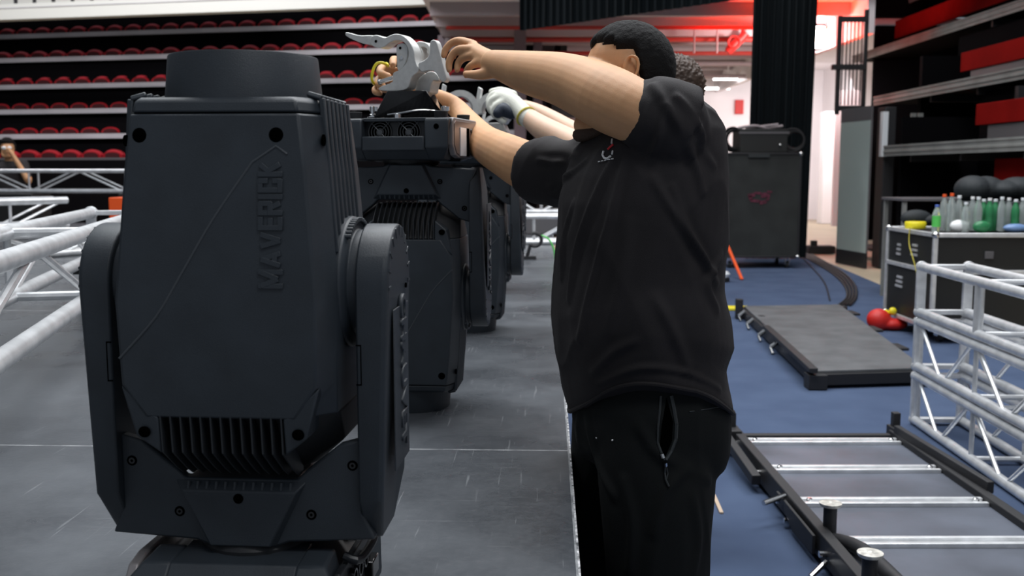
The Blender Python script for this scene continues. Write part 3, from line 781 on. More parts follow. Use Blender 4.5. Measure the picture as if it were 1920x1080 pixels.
mb = MB(); mb.loft([[v + bn * 3.2 + Vector((0, 0, 0)), v + bn * 3.4, v + bn * 3.4 + Vector((0, 0, 7)), v + bn * 3.2 + Vector((0, 0, 7))] for v in (brow(23.5, -300), brow(23.5, 1000))]); struct('wall_left_back', mb, M['riser'])
mb = MB(); mb.loft([[v + Vector((0, 0, z1 + .25)), v + bn * .1 + Vector((0, 0, z1 + .25)), v + bn * .1 + Vector((0, 0, z1 + 1.5)), v + Vector((0, 0, z1 + 1.5))] for v in (brow(22.4, -250), brow(22.4, 500))]); struct('wall_balcony', mb, M['fascia'])

# ------------------------------------------------------------------ concourse seen through the opening
def strc(name, a, b, m, bev=0):
    mb = MB(); mb.box2(a, b); return struct(name, mb, m, bev)
strc('wall_concourse_back', (-4, 29.0, -.01), (14, 29.2, 4.4), M['wallwhite'])
strc('wall_concourse_right', (8.9, 20.35, -.01), (9.1, 29.0, 4.4), M['wallwhite'])
strc('ceiling_concourse', (-1.5, 16.6, 4.25), (6.0, 29.2, 4.4), M['wallwhite'])
strc('ceiling_concourse_side', (6.0, 20.3, 4.25), (9.1, 29.2, 4.4), M['wallwhite'])
strc('wall_concourse_left', (-1.6, 22.0, 0), (-1.45, 29.0, 4.3), M['purple'])
strc('wall_lintel', (-1.5, 16.45, 4.3), (6.0, 16.6, 9), M['riser'])
# column and pipes
for px, w_, D, lb in ((975, 22, 19.5, 'grey steel column at the end of the seat stand'), (1008, 16, 20.3, 'thinner grey steel column beside the end of the seat stand')):
    c = at(px, 200, D)
    mb = MB(); mb.box2((c.x - w_ / F * D / 2, D, 0), (c.x + w_ / F * D / 2, D + .25, 4.24)); ob = mb.build('steel_column', M['purple'], None, .01); tag(ob, lb, 'column')
c = at(1546, 300, 27.0)
strc('wall_concourse_pier', (c.x - .15, 26.6, 0), (c.x + .28, 27.0, 2.95), M['wallwhite'])
strc('door_1', (c.x + .28, 26.7, 0), (c.x + .36, 26.95, 2.95), M['conc'])
for k in range(9):
    y = 17.4 + k * 1.3
    strc('trim_beam', (-1.4, y, 4.02), (5.75, y + .14, 4.25), M['pipe'])
def pipe(x0, x1, y, z, r, m, lb, cat='pipe', yy=None):
    mb = MB(); mb.tube([(x0, y, z), (x1, yy if yy else y, z)], r, 10); ob = mb.build('ceiling_pipe', m, None); tag(ob, lb, cat)
def py2z(py, D): return at(1250, py, D).z
pipe(-1.2, 5.75, 18.6, py2z(52, 18.6), .035, M['redpipe'], 'thin red pipe nearest the drape under the concourse ceiling')
pipe(-1.2, 5.75, 20.2, py2z(74, 20.2), .05, M['redpipe'], 'thick dark red pipe crossing above the dark haired head')
pipe(-1.2, 5.75, 21.6, py2z(100, 21.6), .045, M['redpipe'], 'dark red pipe level with the red valve')
pipe(-1.2, 5.75, 23.0, py2z(120, 23.0), .05, M['pipe'], 'pale pipe under the concourse ceiling, below the red ones')
pipe(-1.2, 5.75, 25.0, py2z(143, 25.0), .05, M['pipe'], 'lowest pale pipe under the concourse ceiling')
for px in (1302, 1345):
    c = at(px, 60, 19.4); mb = MB(); mb.tube([(c.x, 19.4, py2z(100, 19.4)), (c.x, 19.4, 4.25)], .018, 8); ob = mb.build('hanger_rod', M['pipe'], None); tag(ob, 'thin vertical rod hanging by the pipes, ' + ('left one' if px < 1320 else 'right one'), 'rod')
# red valve fitting
c = at(1378, 82, 19.8); t = thing('pipe_valve', 'red pipe valve fitting beside the black drape', 'valve', c, world=True)
mb = MB(); mb.tube([c + Vector((-.14, 0, -.16)), c + Vector((-.02, 0, -.02)), c + Vector((.12, 0, .10)), c + Vector((.2, 0, .2))], [.07, .10, .08, .09], 12, sub=3); mb.build('valve_body', M['red'], t)
mb = MB(); mb.torus(c + Vector((-.04, -.1, .02)), .11, .02, (PI / 2, .3, 0)); mb.build('valve_wheel', M['red'], t)
mb = MB(); mb.tube([c + Vector((.16, 0, .12)), Vector((c.x + .16, c.y, 4.25))], .05, 10); mb.build('valve_riser', M['red'], t)
# glowing tubes on the ceiling
for (px0, px1, py, D) in ((1230, 1300, 24, 17.6), (1335, 1395, 146, 26.0), (1310, 1370, 164, 28.4)):
    a = at(px0, py, D); b = at(px1, py, D)
    t = thing('strip_light', 'lit strip lamp under the concourse ceiling at height of ' + {24: 'the drape hem', 146: 'the ear', 164: 'the nape'}[py], 'lamp', ((a.x + b.x) / 2, D, a.z), world=True)
    mb = MB(); mb.box2((a.x, D - .08, a.z), (b.x, D + .08, a.z + .06)); mb.build('housing', M['white'], t)
    mb = MB(); mb.bar(((a.x + b.x) / 2, D, a.z + .05), ((a.x + b.x) / 2, D, 4.26), .03, .03); mb.build('hanger', M['white'], t)
    mb = MB(); mb.tube([(a.x + .03, D, a.z - .03), (b.x - .03, D, a.z - .03)], .03, 10); mb.build('tube', M['tube'], t)
# bright lamp at the corner of the opening
c = at(1529, 70, 17.9); t = thing('flood_light', 'glaring white flood lamp right of the tall black drape', 'lamp', c, world=True)
mb = MB(); mb.box2((c.x - .20, 17.9, c.z - .21), (c.x + .18, 18.1, c.z + .23)); mb.build('housing', M['black'], t, .02)
mb = MB(); mb.box2((c.x - .18, 17.86, c.z - .19), (c.x + .15, 17.9, c.z + .19)); mb.build('lamp_face', M['lamp'], t, .05)
mb = MB(); mb.bar((c.x, 18.0, c.z + .2), (c.x, 18.0, 4.25), .05, .05); mb.build('bracket', M['black'], t)
strc('wall_concourse_bulkhead', (5.78, 16.62, 3.62), (5.9, 28.9, 4.25), M['wallwhite'])
area('flood_beam', (c.x, 18.3, c.z), (c.x + 1.0, 24, 2.8), .4, .3, 130, (1.0, 0.80, 0.78))
# rack of white equipment on the far floor
c = at(1062, 260, 22)
t = thing('storage_rack', 'white wire rack seen between the gloved arm and the man', 'rack', (c.x, 22, 0), world=True)
for x in (-.35, .35):
    mb = MB(); mb.box2((c.x + x - .02, 21.9, 0), (c.x + x + .02, 21.94, 2.6)); mb.build('upright', M['pipe'], t)
for z in (.6, 1.2, 1.9, 2.5):
    mb = MB(); mb.box2((c.x - .35, 21.7, z), (c.x + .35, 22.2, z + .03)); mb.build('shelf', M['pipe'], t)
# exit sign (tiny red lit box)
c = at(1388, 200, 28.8); mb = MB(); mb.box2((c.x - .12, 28.9, c.z - .2), (c.x + .12, 29.0, c.z + .2)); ob = mb.build('fire_alarm_box', M['red'], None, .01); tag(ob, 'small red box on the white concourse wall beside the drape', 'alarm box')

# ------------------------------------------------------------------ drapes
def drape(name, top, bot, n, depth, mlabel, mcat, curve=1.0):
    """pleated cloth between a top line and a bottom line"""
    mb = MB(); vs = []; N = n * 6
    rows_ = 10
    for j in range(rows_ + 1):
        for i in range(N + 1):
            u = i / N; t_ = j / rows_
            a = Vector(top[0]).lerp(Vector(top[1]), u); b = Vector(bot[0]).lerp(Vector(bot[1]), u)
            p = a.lerp(b, t_)
            ph = 2 * PI * n * u + .5 * math.sin(7 * u * PI)
            p += Vector((0, -1, 0)) * depth * (.5 + .5 * math.sin(ph)) * (1 + .15 * math.sin(3 * t_ + u * 9))
            p += Vector((1, 0, 0)) * depth * .3 * math.cos(ph)
            vs.append(p)
    W = N + 1
    fs = [(j * W + i, j * W + i + 1, (j + 1) * W + i + 1, (j + 1) * W + i) for j in range(rows_) for i in range(N)]
    mb.add(vs, fs, True); ob = mb.build(name, M['drape'], None)
    md = ob.modifiers.new('s', 'SOLIDIFY'); md.thickness = .01
    tag(ob, mlabel, mcat); return ob
D = 15.9; a = at(1397, 467, D); b = at(1512, 467, D)
drape('stage_drape', [(a.x, D, 5.2), (b.x, D, 5.2)], [(a.x - .02, D, .02), (b.x - .06, D, .02)], 9, .13, 'tall black pleated drape hanging behind the big road case', 'drape')
a = at(973, 58, 15.8); b = at(1420, -6, 11.8)
drape('drape_valance', [(a.x, a.y, 5.4), (b.x, b.y, 5.4)], [(a.x, a.y, a.z), (b.x, b.y, b.z)], 30, .10, 'black pleated valance along the top centre, above the man', 'drape')

# ------------------------------------------------------------------ right hand stand
rs = thing('side_stand', 'black retractable side stand with ribbed aluminium rails and red end panels at right', 'bleachers', (6, 13, 0), world=True)
RX = [5.3, 6.15, 7.0, 7.85]
rails = [(1660, 283), (1640, 190), (1600, 112), (1560, 62)]
Xd = Vector((math.sin(R(2)), math.cos(R(2)), 0))
rz = []
for i, (px, py) in enumerate(rails):
    p = onx(px, py, RX[i]); z = p.z; y0 = p.y; rz.append((z, y0))
    x = RX[i]
    mb = MB()
    prof = [(0, -.075), (.02, -.075), (.02, -.03), (.03, -.025), (.03, .0), (.02, .005), (.02, .045), (.03, .05), (.03, .075), (0, .075)]
    mb.loft([[Vector((x - a_, yy, z + b_)) for a_, b_ in prof] for yy in (y0, 3.0)]); mb.build('ribbed_rail', M['rail2'], rs)
    mb = MB(); mb.box2((x, 3.0, z - .05), (x + .95, y0, z - .02)); mb.build('deck', M['riser'], rs)
    for k in range(8):
        yy = 4.5 + k * 1.5
        if yy < y0: 
            mb = MB(); mb.bar((x + .05, yy, z - .1), (x + .95, yy, z - .1), .05, .12); mb.build('joist', M['black'], rs)
# red panels with grey strip below them
for i, (px, yt, yb) in enumerate(((1862, 297, 348), (1828, 196, 236), (1800, 100, 136), (1677, 40, 73))):
    if i == 0: x = RX[0] + .35
    else: x = RX[i - 1] + .45
    a = onx(px, yb, x); b = onx(px, yt, x)
    mb = MB(); mb.box2((x, 3.0, a.z), (x + .05, a.y, b.z)); mb.build('red_panel', M['redpanel'], rs, .01)
    if i in (1, 2): mb = MB(); mb.box2((x + .02, 3.0, a.z - .22), (x + .07, a.y - .3, a.z)); mb.build('grey_panel', M['greenpanel'] if False else M['conc'], rs)
# supports, and black panels added to keep the stand's inside dark
for (x, y) in ((6.0, 12.0), (6.8, 10.0)):
    mb = MB(); mb.box2((x, y, 0), (x + .09, y + .09, 4.4 if x > 6.5 else 2.4)); mb.build('support_post', M['black'], rs)
mb = MB(); mb.box2((9.5, 3.0, 0), (9.6, 20.3, 9)); mb.build('back_panel', M['riser'], rs)
c = onz(1640, 505, 0)
mb = MB(); mb.box2((5.30, 14.35, 0), (5.46, 14.65, 2.3)); mb.build('corner_post', M['black'], rs, .01)
mb = MB(); mb.box2((5.6, 8.0, .15), (8.8, 16.4, .2)); mb.build('floor_beam', M['black'], rs)
mb = MB(); mb.box2((6.3, 8.4, 0), (6.4, 13.6, 2.45)); mb.build('blackout_panel', M['riser'], rs)
mb = MB(); mb.box2((7.1, 8.4, 2.4), (7.2, 16.2, 3.5)); mb.build('blackout_panel', M['riser'], rs)
mb = MB(); mb.box2((5.5, 14.2, 0), (8.9, 14.3, 2.15)); mb.build('blackout_panel', M['riser'], rs)
mb = MB(); mb.box2((6.3, 15.6, 2.15), (8.9, 15.7, 3.15)); mb.build('blackout_panel', M['riser'], rs)
mb = MB(); mb.box2((7.2, 20.2, 0.0), (9.6, 20.3, 4.25)); mb.box2((5.9, 20.2, 4.42), (9.6, 20.3, 9)); mb.build('blackout_panel', M['riser'], rs)  # added screen, blocks corridor light and the bright view behind the stand
mb = MB(); mb.box2((6.15, 3.0, 4.55), (8.9, 17.0, 4.62)); mb.build('upper_deck', M['riser'], rs)
for px in (1714, 1727):
    a = at(px, 212, 15.0); mb = MB(); mb.box2((a.x - .035, 15.0, 1.6), (a.x + .035, 15.05, a.z)); mb.build('upright_tube', M['rail2'], rs)
a = onx(1659, 210, 5.32); mb = MB(); mb.box2((5.26, a.y - .1, 1.6), (5.34, a.y, a.z)); mb.build('upright_tube', M['capw'], rs)
for (p_, q_) in (((1690, 345), (1712, 300)), ((1712, 300), (1730, 345))):
    mb = MB(); mb.bar(at(*p_, 14.6), at(*q_, 14.6), .04, .04); mb.build('brace', M['rail2'], rs)
# guard railing at the end of the stand
t = thing('guard_railing', 'black barred guard railing at the end of the side stand', 'railing', at(1592, 200, 16.2), world=True)
a = at(1569, 203, 16.2); b = at(1618, 198, 16.2); tz = at(1569, 30, 16.2).z
for p in (a, b):
    mb = MB(); mb.box2((p.x - .03, 16.17, a.z - .1), (p.x + .03, 16.23, tz + (.1 if p is b else 0))); mb.build('post', M['black'], t)
for k in range(6):
    x = a.x + (b.x - a.x) * (k + 1) / 7; mb = MB(); mb.box2((x - .009, 16.19, a.z + .05), (x + .009, 16.21, tz - .05)); mb.build('bar', M['black'], t)
for z in (a.z, at(1569, 126, 16.2).z, tz - .05):
    mb = MB(); mb.box2((a.x - (.1 if z < tz - .1 and z > a.z else 0), 16.15, z - .04), (b.x, 16.25, z + .04)); mb.build('crossbar', M['black'], t)
# pale panel with dark plinth
a = onz(1575, 488, 0.0); D = 15.2
c0 = at(1574, 300, D); c1_ = at(1630, 300, D - .9)
t = thing('partition_panel', 'tall pale grey green panel with dark top and plinth, left of the side stand', 'panel', (c0.x, D, 0), world=True)
def slab(zb, zt, m, nm, off=0):
    mb = MB(); p, q = Vector((c0.x, D, 0)), Vector((c1_.x, D - .9, 0)); n_ = Vector((-(q - p).y, (q - p).x, 0)).normalized() * .03
    mb.loft([[p + n_ * (-off) + Vector((0, 0, zb)), q + n_ * (-off) + Vector((0, 0, zb)), q + n_ + Vector((0, 0, zb)), p + n_ + Vector((0, 0, zb))], [p + n_ * (-off) + Vector((0, 0, zt)), q + n_ * (-off) + Vector((0, 0, zt)), q + n_ + Vector((0, 0, zt)), p + n_ + Vector((0, 0, zt))]])
    mb.build(nm, m, t)
zt = at(1600, 228, 14.8).z; zp = .22
slab(zp, zt, M['greenpanel'], 'panel_board'); slab(zt, zt + .20, M['conc'], 'top_rail', .05); slab(0, zp, M['black'], 'plinth', .15)
mb = MB(); mb.box2((c1_.x + .0, D - .9, zp), (c1_.x + .03, D - .8, zt)); mb.build('edge_strip', M['conc'], t)
# lit gap behind the panel
strc('wall_concourse_gap', (6.1, 19.0, 0.35), (6.6, 19.1, 2.9), M['wallwhite'])
a = at(1636, 330, 16.0)

strc('wall_left', (-17.3, -3.0, 0), (-17.1, 31.0, 9.0), M['riser'])
strc('wall_back', (-17.1, 30.8, 0), (-4.0, 31.0, 9.0), M['riser'])

# ------------------------------------------------------------------ aluminium clamps on top of the second light
def clamp_set(D, ang, shift=Vector((0, 0, 0)), scale=1.0, detail=True, labels=None, fx=None):
    """profiles traced on an upright plane turned by ang about the vertical"""
    pass
CS = lambda x, y: (620 + x / 6.0, 40 + y / 6.0)          # the clamp was measured on an enlarged crop
cen = at(765, 165, 2.88)
CA = R(-24)
cn = Vector((math.sin(-CA) , math.cos(CA), 0)); cn = Vector((.42, .907, 0))
def tr(poly, off=0.0):
    out = []
    for x, y in poly:
        px, py = CS(x, y); out.append(onplane(px, py, cen + cn * off, cn))
    return out
def trim_poly(pts, n=3):
    # rounds a traced outline with Chaikin's corner cutting
    for _ in range(n):
        q = []
        for i in range(len(pts)):
            a, b = Vector(pts[i]), Vector(pts[(i + 1) % len(pts)])
            q += [a.lerp(b, .2), a.lerp(b, .8)]
        pts = q
    return pts
def plate(mb, pts, off, th, rnd=2, bev=.0015):
    p = trim_poly(tr(pts, off), rnd)
    c = sum(p, Vector()) / len(p)
    n_ = len(p)
    def inset(p, d):
        out = []
        for i in range(n_):
            e1 = (p[i] - p[i - 1]); e2 = (p[(i + 1) % n_] - p[i]); t_ = (e1.normalized() + e2.normalized())
            if t_.length < 1e-6: out.append(p[i]); continue
            m_ = t_.normalized().cross(cn) * d
            out.append(p[i] + m_)
        return out
    area_ = sum((p[i].cross(p[(i + 1) % n_])).dot(cn) for i in range(n_))
    s_ = 1 if area_ < 0 else -1
    mb.loft([inset(p, bev * s_), [q + cn * bev for q in p], [q + cn * (th - bev) for q in p], [q + cn * th for q in inset(p, bev * s_)]])
    return mb
hook = [(440, 190), (470, 160), (520, 150), (580, 178), (625, 182), (680, 150), (740, 138), (805, 152), (870, 205), (915, 270), (942, 340), (948, 420), (960, 465), (1000, 560), (905, 625), (865, 782), (538, 782), (536, 742), (690, 690), (702, 650), (696, 578), (785, 545), (845, 480), (874, 400), (872, 310), (838, 245), (790, 215), (730, 212), (665, 235), (610, 285), (560, 300), (500, 292), (455, 265)]
lever = [(165, 122), (200, 125), (270, 148), (350, 160), (420, 155), (500, 160), (520, 230), (450, 268), (380, 255), (300, 228), (215, 190), (160, 155)]
jaw = [(735, 290), (752, 255), (800, 240), (850, 260), (872, 300), (866, 370), (850, 450), (815, 520), (785, 548), (748, 552), (742, 440)]
rear = [(930, 640), (1000, 600), (1060, 590), (1095, 565), (1150, 562), (1195, 590), (1225, 640), (1215, 670), (1150, 662), (1128, 720), (1110, 815), (950, 808)]
wing = [(1112, 250), (1128, 215), (1160, 205), (1192, 228), (1215, 290), (1300, 610), (1305, 650), (1280, 688), (1245, 680), (1215, 630), (1190, 585), (1150, 556), (1090, 550), (1020, 575), (990, 520), (982, 480), (1000, 460), (1060, 435), (1100, 395), (1112, 340)]
band = [(960, 235), (1000, 222), (1060, 232), (1100, 260), (1120, 300), (1118, 380), (1095, 360), (1085, 310), (1050, 285), (1010, 290), (1040, 350), (1040, 440), (990, 470), (960, 430), (950, 330), (925, 270)]
ck = thing('hook_clamp', 'cast aluminium hook clamp with open lever, nearest on top of the second light', 'clamp', cen + Vector((0, 0, -.1)), group='aluminium clamps being fitted on the lights', world=True)
mb = plate(MB(), hook, 0, .042); hk = mb.build('hook_body', M['cast'], ck)
mb = plate(MB(), lever, .012, .018, 2); mb.build('lever', M['cast'], ck)
mb = plate(MB(), jaw, .008, .026); mb.build('jaw', M['cast'], ck)
def hole(x, y, r, off, nm='bolt_hole', m='hole', par=None, th=.0012):
    px, py = CS(x, y); c = onplane(px, py, cen + cn * off, cn)
    q = cn.to_track_quat('Z', 'Y').to_matrix().to_4x4()
    mb = MB(); mb.lathe([(r, -th), (r, th)], n=16); mb.xf(Matrix.Translation(c) @ q); mb.build(nm, M[m], par)
hole(510, 225, .0042, 0, par=hk); hole(783, 300, .0040, .0078, par=ck)
hole(800, 410, .0055, .0078, 'set_screw', 'chrome', ck, .003)
a = onplane(*CS(560, 680), cen + cn * .01, cn); b = onplane(*CS(700, 635), cen + cn * .01, cn)
mb = MB(); mb.tube([a, b], .0065, 12); mb.tube([a, a.lerp(b, -.12)], .010, 6); mb.build('eye_bolt', M['chrome'], ck)
mb = MB(); d_ = Vector((0, 0, -1))
ck2 = thing('hook_clamp', 'second aluminium clamp with T shaped wing handle, right behind the open lever clamp', 'clamp', cen + Vector((.05, .08, -.1)), group='aluminium clamps being fitted on the lights', world=True)
mb = plate(MB(), rear, .046, .050); mb.build('clamp_base', M['cast'], ck2)
mb = plate(MB(), wing, -.004, .022); mb.build('wing_handle', M['cast'], ck2)
mb = plate(MB(), band, .060, .040); mb.build('hook_body', M['cast'], ck2)
# the folded gloss bracket carrying the clamps
zb = STAGE_Z + FH - .018
f2 = Vector((-.295, 2.94, 0))
fm = Matrix.Translation((f2.x, f2.y, zb)) @ Matrix.Rotation(FROT, 4, 'Z')
br = thing('mounting_bracket', 'gloss black folded bracket between the second light and its clamps', 'bracket', (f2.x, f2.y, zb), world=True)
mb = MB()
topz = onplane(*CS(700, 790), cen, cn).z - zb
prof = [(-.085, .004), (-.055, .006), (-.030, topz), (.052, topz), (.082, .006), (.108, .004), (.108, .008), (.086, .011), (.056, topz + .001), (-.034, topz + .001), (-.060, .011), (-.085, .009)]
prof = [(-.090, .0), (-.048, topz - .002), (.056, topz - .002), (.095, 0), (.118, 0), (.118, .005), (.098, .005), (.060, topz), (-.052, topz), (-.092, .005), (-.112, .005), (-.112, 0)]
mb.loft([[fm @ Vector((x, y, z)) for x, z in prof] for y in (-.075, .075)]); mb.build('folded_plate', M['gloss'], br, .0012)
for x in (-.100, .107):
    mb = MB(); mb.lathe([(.010, .004), (.010, .012), (.0075, .014), (.0075, .034), (.004, .036)], (x, -.055, 0), 14); mb.lathe([(.014, .005), (.014, .007)], (x, -.055, 0), 6); mb.box((x + .003, -.055, .028), (.022, .006, .012)); mb.xf(fm); mb.build('quarter_turn_lock', M['chrome'], br)
mb = MB(); mb.tube([fm @ Vector(p) for p in ((-.05, -.085, .010), (-.01, -.10, .014), (.04, -.09, .022), (.09, -.075, .020), (.105, -.06, .012))], .003, 8, sub=4); mb.build('safety_cable', M['chrome'], br)
mb = MB(); mb.lathe([(.012, 0), (.012, .010), (.006, .013)], (-.02, -.095, 0), 14); mb.xf(fm); mb.build('bolt_head', M['chrome'], br)
# simpler clamps on the third and fourth lights
def small_clamp(x, y, z, ang, lab, s=1.0):
    t = thing('half_coupler', lab, 'clamp', (x, y, z), (0, 0, ang), group='aluminium clamps being fitted on the lights')
    mb = MB(); outer = [(.062 * math.cos(a) , .075 + .062 * math.sin(a)) for a in [R(-60 + 14 * k) for k in range(19)]]
    inner = [(.042 * math.cos(a), .075 + .042 * math.sin(a)) for a in [R(-60 + 14 * k) for k in range(19)]][::-1]
    pts = outer + inner
    for i in range(len(outer) - 1):
        a_, b_ = outer[i], outer[i + 1]; c_, d_ = inner[len(inner) - 1 - i], inner[len(inner) - 2 - i]
        mb.loft([[Vector((p[0], yy, p[1])) for p in (a_, b_, d_, c_)] for yy in (-.022, .022)])
    mb.build('hook_body', M['cast'], t)
    mb = MB(); mb.prism([(-.05, -.022, 0), (.05, -.022, 0), (.035, -.022, .032), (-.035, -.022, .032)], (0, .044, 0)); mb.build('clamp_base', M['cast'], t, .002)
    mb = MB(); mb.prism([(-.078, -.01, .05), (-.064, -.01, .045), (-.045, -.01, .15), (-.058, -.01, .158)], (0, .02, 0)); mb.build('wing_handle', M['cast'], t, .002)
    mb = MB(); mb.tube([(-.07, 0, .09), (-.03, 0, .115)], .006, 8); mb.build('eye_bolt', M['chrome'], t)
    if s != 1: t.scale = (s, s, s)
    return t
for i, (x, y, ang, lab, s) in enumerate(((-.222, 4.30, R(10), 'half coupler clamp left on the third light, just under the bare hand', 1.25), (-.075, 4.42, R(-15), 'half coupler clamp held by the white gloved hand', 1.25), (-.10, 5.80, R(0), 'half coupler clamp on the farthest light', 1.1))):
    small_clamp(x, y, STAGE_Z + FH + .020 - .018, ang, lab, s)
for (x, y, r_, lab) in ((-.15, 4.36, .0, 'low black bracket under the clamps of the third light'), (-.06, 5.82, 0, 'low black bracket under the clamp of the farthest light')):
    mb = MB(); mb.box((x, y, STAGE_Z + FH - .018 + .009), (.26, .13, .018), rot=(0, 0, FROT)); ob = mb.build('mounting_bracket', M['gloss'], None, .003); tag(ob, lab, 'bracket')

# ------------------------------------------------------------------ stage risers on the carpet
def latch(mb, p, s=1):
    mb.box(p, (.05, .03, .025)); mb.tube([Vector(p) + Vector((0, 0, 0)), Vector(p) + Vector((-.05 * s, -.03, -.03))], .008, 8)
# riser lying on its back with aluminium cross bars
t = thing('stage_riser', 'stage riser lying upside down, aluminium cross bars and disc feet up', 'stage riser', (1.52, 3.6, 0), world=True)
XL, XR, Y0, Y1 = 1.12, 1.90, 2.15, 4.86
mb = MB(); mb.box2((XL, Y0, .070), (XR, Y1, .088)); mb.build('board', M['deck2'], t, .002)
for x in (XL, XR):
    mb = MB(); mb.box2((x - .022, Y0, .022), (x + .022, Y1, .118)); mb.build('side_rail', M['black'], t, .004)
for y in (Y1 - .02, Y0 + .02):
    mb = MB(); mb.box2((XL, y - .02, .022), (XR, y + .02, .10)); mb.build('end_rail', M['black'], t, .004)
for yy in (4.72, 4.27, 3.83, 3.40, 2.95, 2.5):
    mb = MB()
    for dy in (-.030, .026):
        mb.box2((XL + .025, yy + dy - .010, .086), (XR - .025, yy + dy + .012, .104))
    mb.box2((XL + .025, yy - .036, .084), (XR - .025, yy + .036, .092)); mb.build('cross_bar', M['alu'], t, .002)
    for x in (XL + .06, XR - .06):
        mb = MB(); mb.lathe([(.012, .090), (.012, .108), (.008, .112)], (x, yy, 0), 10); mb.build('bolt_head', M['chrome'], t)
def disc_foot(x, y, z0, z1, fold):
    mb = MB(); mb.tube([(x, y, z0), (x, y, z1 - .01)], .024, 16); mb.build('leg_post', M['black'], t)
    mb = MB(); mb.lathe([(.036, z1 - .012), (.040, z1 - .006), (.040, z1), (.010, z1 + .0015), (.006, z1 - .001)], (x, y, 0), 28); mb.build('foot_disc', M['pale'], t)
    mb = MB(); mb.tube([(x, y, z0 + .05), (x + .03, y - .25, .125), (x + .05, y - .6, .125)], [.024, .026, .026], 14, sub=4); mb.build('folded_leg', M['black'], t)
M['pale'] = mat('worn pale foot plate', (0.55, 0.53, 0.48), 0.5, metal=0.3, var=0.3, vscale=50)
disc_foot(1.155, 3.50, .02, .205, 1)
disc_foot(1.12, 3.0, .02, .215, 1)
for (x, sx) in ((XL, -1), (XR, 1)):
    mb = MB(); mb.box2((x - .03 + sx * .02, 4.78, .02), (x + .03 + sx * .02, 4.92, .13)); mb.box2((x - .018 + sx * .02, 4.86, .12), (x + .018 + sx * .02, 4.90, .20)); mb.build('corner_bracket', M['black'], t, .003)
mb = MB(); mb.bar((XL - .075, 4.84, .11), (XL - .055, 4.22, .06), .04, .045); mb.build('hinge_arm', M['black'], t, .004)
mb = MB(); mb.bar((XR - .005, 4.80, .13), (XR + .03, 3.9, .13), .03, .05); mb.build('hinge_arm', M['black'], t, .004)
mb = MB(); mb.prism([(XL - .03, 3.95, .10), (XL - .03, 3.45, .10), (XL - .03, 3.45, .03), (XL - .03, 3.70, .02)], (-.012, 0, 0)); mb.build('gusset', M['black'], t, .002)
for (y, z) in ((4.78, .07), (4.30, .07), (3.92, .07), (3.80, .03), (3.35, .07)):
    mb = MB(); mb.tube([(XL - .022, y, z), (XL - .048, y, z)], .012, 10); mb.build('bolt_head', M['chrome'], t)
mb = MB(); mb.tube([(XL - .03, 3.86, .11), (XL - .13, 3.80, .10)], .011, 10); mb.build('latch_lever', M['chrome'], t)
mb = MB(); mb.tube([(XL - .03, 3.33, .05), (XL - .10, 3.27, .02)], .010, 8); mb.build('latch_lever', M['chrome'], t)
# flat riser, board side up
t = thing('stage_riser', 'flat grey topped stage riser lying board up on the blue carpet', 'stage riser', (2.3, 7.7, 0), world=True)
A = [onz(1395, 574, .115), onz(1574, 571, .115), onz(1735, 690, .115), onz(1530, 696, .115)]
def up(p, z): return Vector((p.x, p.y, z))
mb = MB(); mb.loft([[up(p, .098) for p in A], [up(p, .117) for p in A]]); mb.build('board', M['deck'], t, .002)
for (i, j, nm) in ((0, 3, 'side_rail'), (1, 2, 'side_rail'), (0, 1, 'end_rail'), (3, 2, 'end_rail')):
    p, q = A[i], A[j]; mb = MB(); mb.bar(up(p, .06), up(q, .06), .04, .075, (0, 0, 1)); mb.build(nm, M['black'], t, .003)
for i in range(4):
    mb = MB(); p = A[i]; mb.box2((p.x - .06, p.y - .06, .003), (p.x + .06, p.y + .06, .10)); mb.build('corner_bracket', M['black'], t, .004)
p, q = A[0], A[3]
mb = MB(); mb.bar(up(p.lerp(q, .45), .135) + Vector((-.03, 0, 0)), up(q, .135) + Vector((-.04, -.08, 0)), .055, .03); mb.build('hinge_arm', M['black'], t, .003)
mb = MB(); mb.box2((p.x - .09, p.y - .1, .003), (p.x - .03, p.y - .02, .19)); mb.box2((p.x - .02, p.y - .7, .003), (p.x + .03, p.y - .62, .12)); mb.build('folded_leg', M['black'], t, .003)
for f in (.06, .22, .42, .6):
    c = p.lerp(q, f); mb = MB(); mb.tube([up(c, .09) + Vector((-.02, 0, 0)), up(c, .05) + Vector((-.08, -.02, 0))], .018, 8); mb.tube([up(c, .05) + Vector((-.08, -.02, 0)), up(c, .01) + Vector((-.07, -.06, 0))], .012, 8); mb.build('latch_lever', M['chrome'], t)
p, q = A[1], A[2]
for f in (.15, .45, .72):
    c = p.lerp(q, f); mb = MB(); mb.box((c.x + .035, c.y, .10), (.07, .22, .02)); mb.build('side_lug', M['black'], t, .003)
# yellow and black strip behind it
mb = MB(); a = onz(1338, 583, .0); mb.box2((a.x, a.y, .002), (a.x + .38, a.y + .18, .03)); ob = mb.build('cable_ramp', M['yellow'], None, .006); tag(ob, 'small yellow cable ramp on the carpet beyond the flat riser', 'cable ramp')
# wood sliver
a, b = onz(1338, 928, .004), onz(1353, 962, .004); mb = MB(); mb.bar(a, b, .016, .008); ob = mb.build('wood_sliver', M['wood'], None, .001); tag(ob, 'short pale wood sliver on the carpet beside the black trousers', 'stick')

